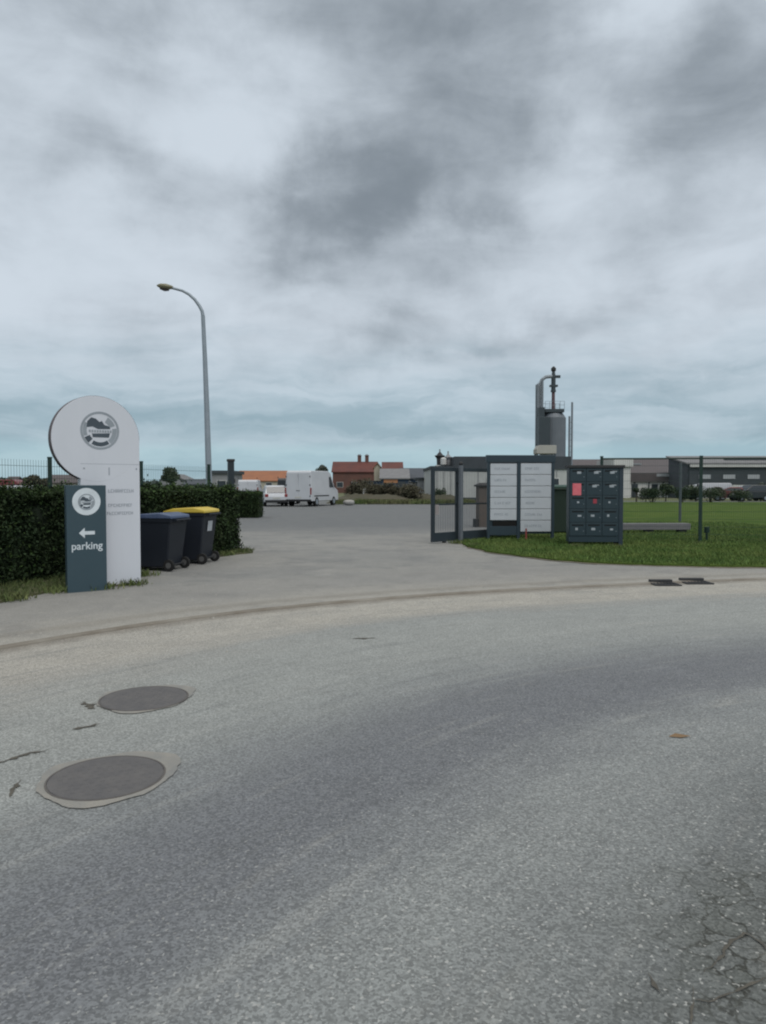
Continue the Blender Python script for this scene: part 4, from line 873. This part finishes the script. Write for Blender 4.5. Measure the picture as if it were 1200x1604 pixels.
# ------------------------------------------------------------------ silo plant
Y = 100; q = at(866, 715, Y); t = thing('silo_plant', (q.x, Y, 0), 0, 'tall grey silo tower with stack, pipes and masts', 'silo')
s = Y/F; X = lambda p_: (p_-866)*s*1.0; Z = lambda p_: at(866, p_, Y).z
m_silo = mm('silo_grey', (0.105, 0.122, 0.14), (.14, .155, .175), .6, .5); m_sil2 = mm('silo_dark', (0.045, 0.06, 0.07), None, 1, .5); m_lat = mm('lattice_grey', (0.22, 0.25, 0.28))
k = MB(); k.tube([(0, 0, Z(735)), (0, 0, Z(655))], 1.68, 28); k.tube([(0, 0, Z(655)), (0, 0, Z(648)), (0, 0, Z(645))], [1.68, 1.3, .9], 28); k.tube([(0, 0, Z(752)), (0, 0, Z(735))], [.5, 1.68], 28); k.build('tank', m_silo, t)
k = MB(); k.box(-2.3, -.85, -1.95, -.4, Z(707), Z(655)); k.build('filter_box', m_sil2, t, .03)
k = MB(); k.prism([(X(840), Z(660)), (X(849), Z(655)), (X(849), Z(640)), (X(840), Z(640))], -1.5, -.5); k.build('hopper', m_sil2, t)
k = MB(); k.box(X(850), X(879.5), -1.4, 1.4, Z(647), Z(642)); k.build('platform', m_sil2, t)
k = MB()
for x in (X(850), X(857), X(873), X(879.5)):
    for y in (-1.4, 1.4): k.tube([(x, y, Z(642)), (x, y, Z(642)+1.0)], .03, 5)
for y in (-1.4, 1.4):
    for zz in (.5, 1.0): k.tube([(X(850), y, Z(642)+zz), (X(879.5), y, Z(642)+zz)], .022, 5)
k.build('railing', m_lat, t)
k = MB(); k.tube([(0, 0, Z(642)), (0, 0, Z(612))], [.24, .22], 12); k.build('lower_stack', mm('stack_red', (.13, .075, .085), (.09, .065, .07)), t)
k = MB(); k.tube([(0, 0, Z(612)), (0, 0, Z(590)), (0, 0, Z(582))], [.30, .30, .20], 12); k.tube([(0, 0, Z(614)), (0, 0, Z(611))], .36, 12); k.box(-.05, .9, -.2, .2, Z(592), Z(588)); k.box(-.5, .55, -.3, .3, Z(606), Z(603)); k.build('stack', m_sil2, t)
k = MB(); k.tube([(0, 0, Z(583)), (0, 0, Z(580.5)), (0, 0, Z(577)), (0, 0, Z(574))], [.12, .34, .34, .1], 12); k.build('stack_cap', m_iron, t)
k = MB()
for x in (X(840.5), X(848)):
    for y in (-.5, .4): k.tube([(x, y, 0), (x, y, Z(602 if x < X(844) else 594))], .13, 6)
zz = 1.0
while zz < Z(606):
    k.tube([(X(840.5), -.5, zz), (X(848), -.5, zz+.55)], .03, 5); k.tube([(X(848), -.5, zz+.55), (X(840.5), -.5, zz+1.1)], .03, 5); zz += 1.1
k.build('lattice_tower', m_lat, t)
k = MB(); k.tube([(X(844.5), 0, Z(640)), (X(844.5), 0, Z(604)), (X(848), 0, Z(595)), (X(854), 0, Z(590.5)), (X(864), 0, Z(589.5))], .24, 10); k.build('pipe', mm('pipe_grey', (.30, .33, .36)), t)
k = MB()
for x in (X(891.5), X(895.5)): k.tube([(x, 0, 0), (x, 0, Z(652 if x < X(893) else 630))], .14, 6)
zz = 1.0
while zz < Z(655): k.tube([(X(891.5), 0, zz), (X(895.5), 0, zz+.4)], .025, 5); zz += .8
k.build('ladder_mast', m_lat, t)
k = MB()
for x in (-1.4, 1.4):
    for y in (-1.2, 1.2): k.box(x-.12, x+.12, y-.12, y+.12, 0, Z(735))
k.build('legs', m_sil2, t)
a = at(838, 711, 92); b = at(869, 698, 92); t = thing('cream_hopper', ((a.x+b.x)/2, 92, 0), 0, 'cream hopper box in front of the silo tower foot', 'hopper')
hw = (b.x-a.x)/2; k = MB(); k.prism([(-hw, a.z), (hw, a.z), (hw, b.z), (-hw*.75, b.z), (-hw, b.z-.5)], -1, 1); k.build('hopper', mm('hopper_cream', (.40, .39, .35), (.33, .325, .3)), t, .04)
k = MB()
for x in (-hw+.15, hw-.15):
    for y in (-.8, .8): k.box(x-.07, x+.07, y-.07, y+.07, 0, a.z)
k.build('legs', m_sil2, t)

# ------------------------------------------------------------------ vehicles
m_vw = mat('paint_white', (0.50, 0.515, 0.54), .3, (0.44, 0.455, 0.48), 1.2, .5, spec=.5); m_tail = mat('tail_red', (0.22, 0.02, 0.02), .3); m_black = mat('trim_black', (0.015, .016, .018), .6); m_head = mat('head_glass', (.45, .47, .5), .15)
def wheels(t, xs, w, r):
    for x in xs:
        for s_ in (-1, 1):
            k = MB(); k.tube([(x, s_*(w-.20), r), (x, s_*(w+.01), r)], r, 24); wh = k.build('wheel', m_tyre, t, .02)
            k = MB(); k.tube([(x, s_*(w-.05), r), (x, s_*(w+.025), r)], r*.58, 18); k.build('rim', m_galv, wh)
def van(loc, rz, label, Lh=5.3, w=.98, h=2.45, name='parked_van', paint=None):
    # local +x = front
    paint = paint or m_vw; t = thing(name, loc, rz, label, 'van'); x0, x1 = -Lh/2, Lh/2; k = MB()
    prof = [(x0, .38), (x0, 1.2), (x0+.07, h-.10), (x0+.2, h), (x1-1.75, h), (x1-1.35, h-.14), (x1-.75, 1.42), (x1-.12, 1.16), (x1, .9), (x1, .38)]
    n = len(prof); ring = []
    for s_ in (-1, 1): ring.append([(px_, s_*(w - (.10*max(0, (z-1.1)/(h-1.1)))), z) for px_, z in prof])
    k.add(ring[0] + ring[1], [tuple(range(n)), tuple(range(2*n-1, n-1, -1))] + [(i, n+i, n+(i+1) % n, (i+1) % n) for i in range(n)])
    k.build('body', paint, t, .05, seg=3)
    # rear doors
    for s_ in (-1, 1):
        k = MB(); k.prism([(s_*.03, .5), (s_*(w-.13), .5), (s_*(w-.16), h-.16), (s_*.03, h-.16)], x0-.012, x0+.05, 'x'); dr = k.build('rear_door', paint, t, .02)
        k = MB(); k.box(x0-.035, x0-.01, s_*.08-.05, s_*.08+.05, 1.12, 1.17); k.build('handle', m_black, dr)
        for z in (.7, 1.5, 2.1): 
            k = MB(); k.box(x0-.03, x0+.0, s_*(w-.11)-.03, s_*(w-.11)+.03, z, z+.1); k.build('hinge', m_black, dr)
        k = MB(); k.box(x0-.012, x0+.05, s_*(w-.06)-.05, s_*(w-.06)+.05, .85, 1.35); k.build('taillight', m_tail, t, .01)
    k = MB(); k.box(x0-.07, x0+.1, -w+.02, w-.02, .36, .52); k.build('rear_bumper', m_black, t, .03)
    k = MB(); k.box(x0-.022, x0+.0, -.26, .26, .60, .71); k.build('number_plate', mat('plate', (.5, .5, .46), .5), t)
    k = MB(); k.box(x1-.1, x1+.06, -w+.03, w-.03, .34, .58); k.build('front_bumper', m_black, t, .03)
    for s_ in (-1, 1):
        k = MB(); yb = s_*(w-.035); yt = s_*(w-.072)
        k.add([(x1-1.75, yb, 1.38), (x1-.95, yb, 1.38), (x1-1.40, yt, h-.42), (x1-1.75, yt, h-.42), (x1-1.75, yb+s_*.02, 1.38), (x1-.95, yb+s_*.02, 1.38), (x1-1.40, yt+s_*.012, h-.42), (x1-1.75, yt+s_*.012, h-.42)], [(0,1,2,3),(4,5,6,7),(0,1,5,4),(1,2,6,5),(2,3,7,6),(3,0,4,7)]); k.build('side_window', m_glass, t)
        k = MB(); k.box(x1-1.05, x1-.93, s_*(w+.02)-.08, s_*(w+.02)+.12*s_+.04, 1.35, 1.68); k.build('mirror', m_black, t, .03)
        k = MB(); k.box(x1-.25, x1+.012, s_*(w-.16)-.13, s_*(w-.16)+.13, .78, .98); k.build('headlight', m_head, t, .02)
        k = MB(); k.box(x0+.5, x1-1.9, s_*w-.006, s_*w+.012, .72, .80); k.build('side_trim', m_black, t)
    k = MB(); k.prism([(x1-1.36, h-.19), (x1-.80, 1.46), (x1-.77, 1.46), (x1-1.33, h-.18)], -w+.16, w-.16); k.build('windscreen', m_glass, t)
    wheels(t, (x0+.95, x1-.95), w, .34); return t
def car(loc, rz, label, paint, Lh=4.1, w=.86, h=1.46, group=None):
    t = thing('parked_car', loc, rz, label, 'car', group); x0, x1 = -Lh/2, Lh/2; k = MB()
    def loft(prof, wf):
        n = len(prof); k.add([(a, -wf(b), b) for a, b in prof] + [(a, wf(b), b) for a, b in prof], [tuple(range(n)), tuple(range(2*n-1, n-1, -1))] + [(i, n+i, n+(i+1) % n, (i+1) % n) for i in range(n)])
    loft([(x0, .3), (x0-.02, .7), (x0+.06, .95), (x1-1.05, .97), (x1-.15, .78), (x1, .6), (x1, .3)], lambda z: w - .03*max(0, z-.6)); k.build('body', paint, t, .06, seg=3)
    k = MB(); loft([(x0+.08, .94), (x0+.45, h-.05), (x0+.8, h), (x1-1.9, h), (x1-1.05, .95)], lambda z: w-.04 - .17*(z-.94)/(h-.94)); k.build('cabin', paint, t, .05, seg=3)
    for s_ in (-1, 1):
        k = MB(); wf = lambda z: w-.03 - .17*(z-.94)/(h-.94); pp = [(x0+.42, 1.0), (x0+.62, h-.10), (x1-1.95, h-.09), (x1-1.3, 1.0)]
        k.add([(a, s_*(wf(b)), b) for a, b in pp] + [(a, s_*(wf(b)-.03), b) for a, b in pp], [(0,1,2,3),(7,6,5,4),(0,1,5,4),(1,2,6,5),(2,3,7,6),(3,0,4,7)]); k.build('side_window', m_glass, t)
        k = MB(); k.box(x0-.03, x0+.10, s_*(w-.16)-.12, s_*(w-.16)+.12, .68, .90); k.build('taillight', m_tail, t, .02)
        k = MB(); k.box(x1-.14, x1+.02, s_*(w-.2)-.14, s_*(w-.2)+.14, .56, .70); k.build('headlight', m_head, t, .02)
        k = MB(); k.box(x1-1.35, x1-1.2, s_*(w+.03)-.08, s_*(w+.03)+.08, .95, 1.08); k.build('mirror', m_black, t, .02)
    k = MB(); k.prism([(x0+.12, 1.0), (x0+.40, h-.12), (x0+.36, h-.10), (x0+.08, 1.0)], -w+.2, w-.2); k.build('rear_window', m_glass, t)
    k = MB(); k.prism([(x1-1.16, 1.0), (x1-1.82, h-.06), (x1-1.79, h-.04), (x1-1.12, 1.0)], -w+.18, w-.18); k.build('windscreen', m_glass, t)
    k = MB(); k.box(x0-.05, x0+.1, -w+.04, w-.04, .28, .48); k.build('rear_bumper', m_black, t, .03); k = MB(); k.box(x0-.03, x0+.02, -.26, .26, .55, .66); k.build('number_plate', MATS['plate'], t)
    wheels(t, (x0+.75, x1-.8), w, .31); return t
VZ = KZ-.004
vp = at(487, 790, 54.0); van((vp.x+.0, 55.4, VZ), PI/2 + R(7) - R(25), 'large white panel van parked in the yard, doors closed', Lh=5.2, h=2.58, w=1.04)
vp = at(389, 770, 66); van((vp.x, 67, VZ), PI/2 + R(5), 'white van seen from behind above the dark green container', Lh=4.8, h=2.0, w=.92)
cp = at(424, 780, 53.5); car((cp.x, 55, VZ), PI/2 + R(14), 'small white car parked left of the large white van', m_vw, h=1.52, w=.86)
m_dk = mat('paint_dark', (.018, .022, .026), .3, spec=.6); cp = at(448, 780, 60); van((cp.x, 62.0, VZ), PI/2 + R(4), 'dark van squeezed between small white car and large white van', Lh=4.6, h=2.1, w=.86, paint=m_dk)
cp = at(20, 775, 22); car((cp.x, 22.5, VZ), R(2), 'white car with pale roof parked behind the left hedge', m_vw, h=1.52, w=.86)
cp = at(1139, 780, 72); car((cp.x, 72, VZ), R(160), 'red car parked beyond the lawn among shrubs', mat('paint_red', (.15, .03, .032), .35, spec=.5), Lh=3.4, h=1.35)
cp = at(1173, 780, 71); car((cp.x, 71, VZ), R(185), 'black car parked beyond the lawn near the right edge', m_dk, Lh=3.9, h=1.55)
cp = at(28, 755, 66); van((cp.x, 66, 0), R(0), 'maroon van behind the hedge at the far left', Lh=3.2, h=2.05, paint=mat('paint_maroon', (.16, .035, .04), .4))
cp = at(1114, 780, 74); van((cp.x, 75, VZ), R(175), 'white van parked behind shrubs left of the red car', Lh=4.4, h=1.75, w=.9)
cp = at(1196, 780, 73); car((cp.x, 74.5, VZ), R(10), 'pale silver car at the far right edge beyond the lawn', mat('paint_silver', (.36, .37, .39), .35), Lh=4.0)
def container(p0, p1, pt, Y_, m, label, d=2.4, cat='container'):
    a, b = at(p0, pt, Y_), at(p1, pt, Y_); w = (b.x-a.x)/2; t = thing('storage_container', ((a.x+b.x)/2, Y_, 0), 0, label, cat); k = MB(); n_ = max(4, int(w*2/.3)); pl = []
    for i in range(n_): x = -w + 2*w*i/n_; s_ = 2*w/n_; pl += [(x, 0), (x+s_*.35, 0), (x+s_*.5, .06), (x+s_*.85, .06)]
    k.prism(pl + [(w, 0), (w, d), (-w, d)], .1, a.z-.08, 'z'); k.build('body', m, t); k = MB(); k.box(-w-.03, w+.03, -.04, d+.03, a.z-.08, a.z); k.build('roof', m_fas, t)
    k = MB(); k.box(-w, w, -.03, .0, 0, .14); k.build('base_rail', m_iron, t)
container(566, 598, 753, 84, m_bluew, 'blue storage container behind the brown bushes below the brick house')
container(640, 654, 755, 80, m_gw, 'pale grey storage container left of the small grey garage')
q = at(573, 763, 68); t = thing('white_drum', (q.x, 68, .3), 0, 'small white drum standing in the brown bushes', 'drum'); k = MB(); k.tube([(0, 0, 0), (0, 0, .9), (0, 0, .93)], [.28, .28, .2], 14); k.build('drum', m_wh, t); k = MB(); k.tube([(0, 0, .93), (0, 0, .97)], .07, 8); k.build('cap', m_iron, t)
# pale sack on the yard next to the van
q = gnd(547, 792); t = MB(); n = 14; vs = []
for j in range(6):
    for i in range(n):
        a = 2*PI*i/n; r = .36*math.sin(PI*(j+.6)/6.4)*random.uniform(.85, 1.1); vs.append((r*math.cos(a)*1.25, r*math.sin(a), .42*(1-math.cos(PI*j/5))/2))
t.add(vs, [(j*n+i, j*n+(i+1) % n, (j+1)*n+(i+1) % n, (j+1)*n+i) for j in range(5) for i in range(n)] + [tuple(range(n)), tuple(5*n+i for i in range(n))])
o = t.build('rubble_sack', mat('sack_white', (.36, .35, .33), .8, (.25, .25, .24), 3, .5), smooth=True); o.location = (q.x, q.y, VZ); tag(o, 'pale crumpled sack on the ground before the large van', 'sack')
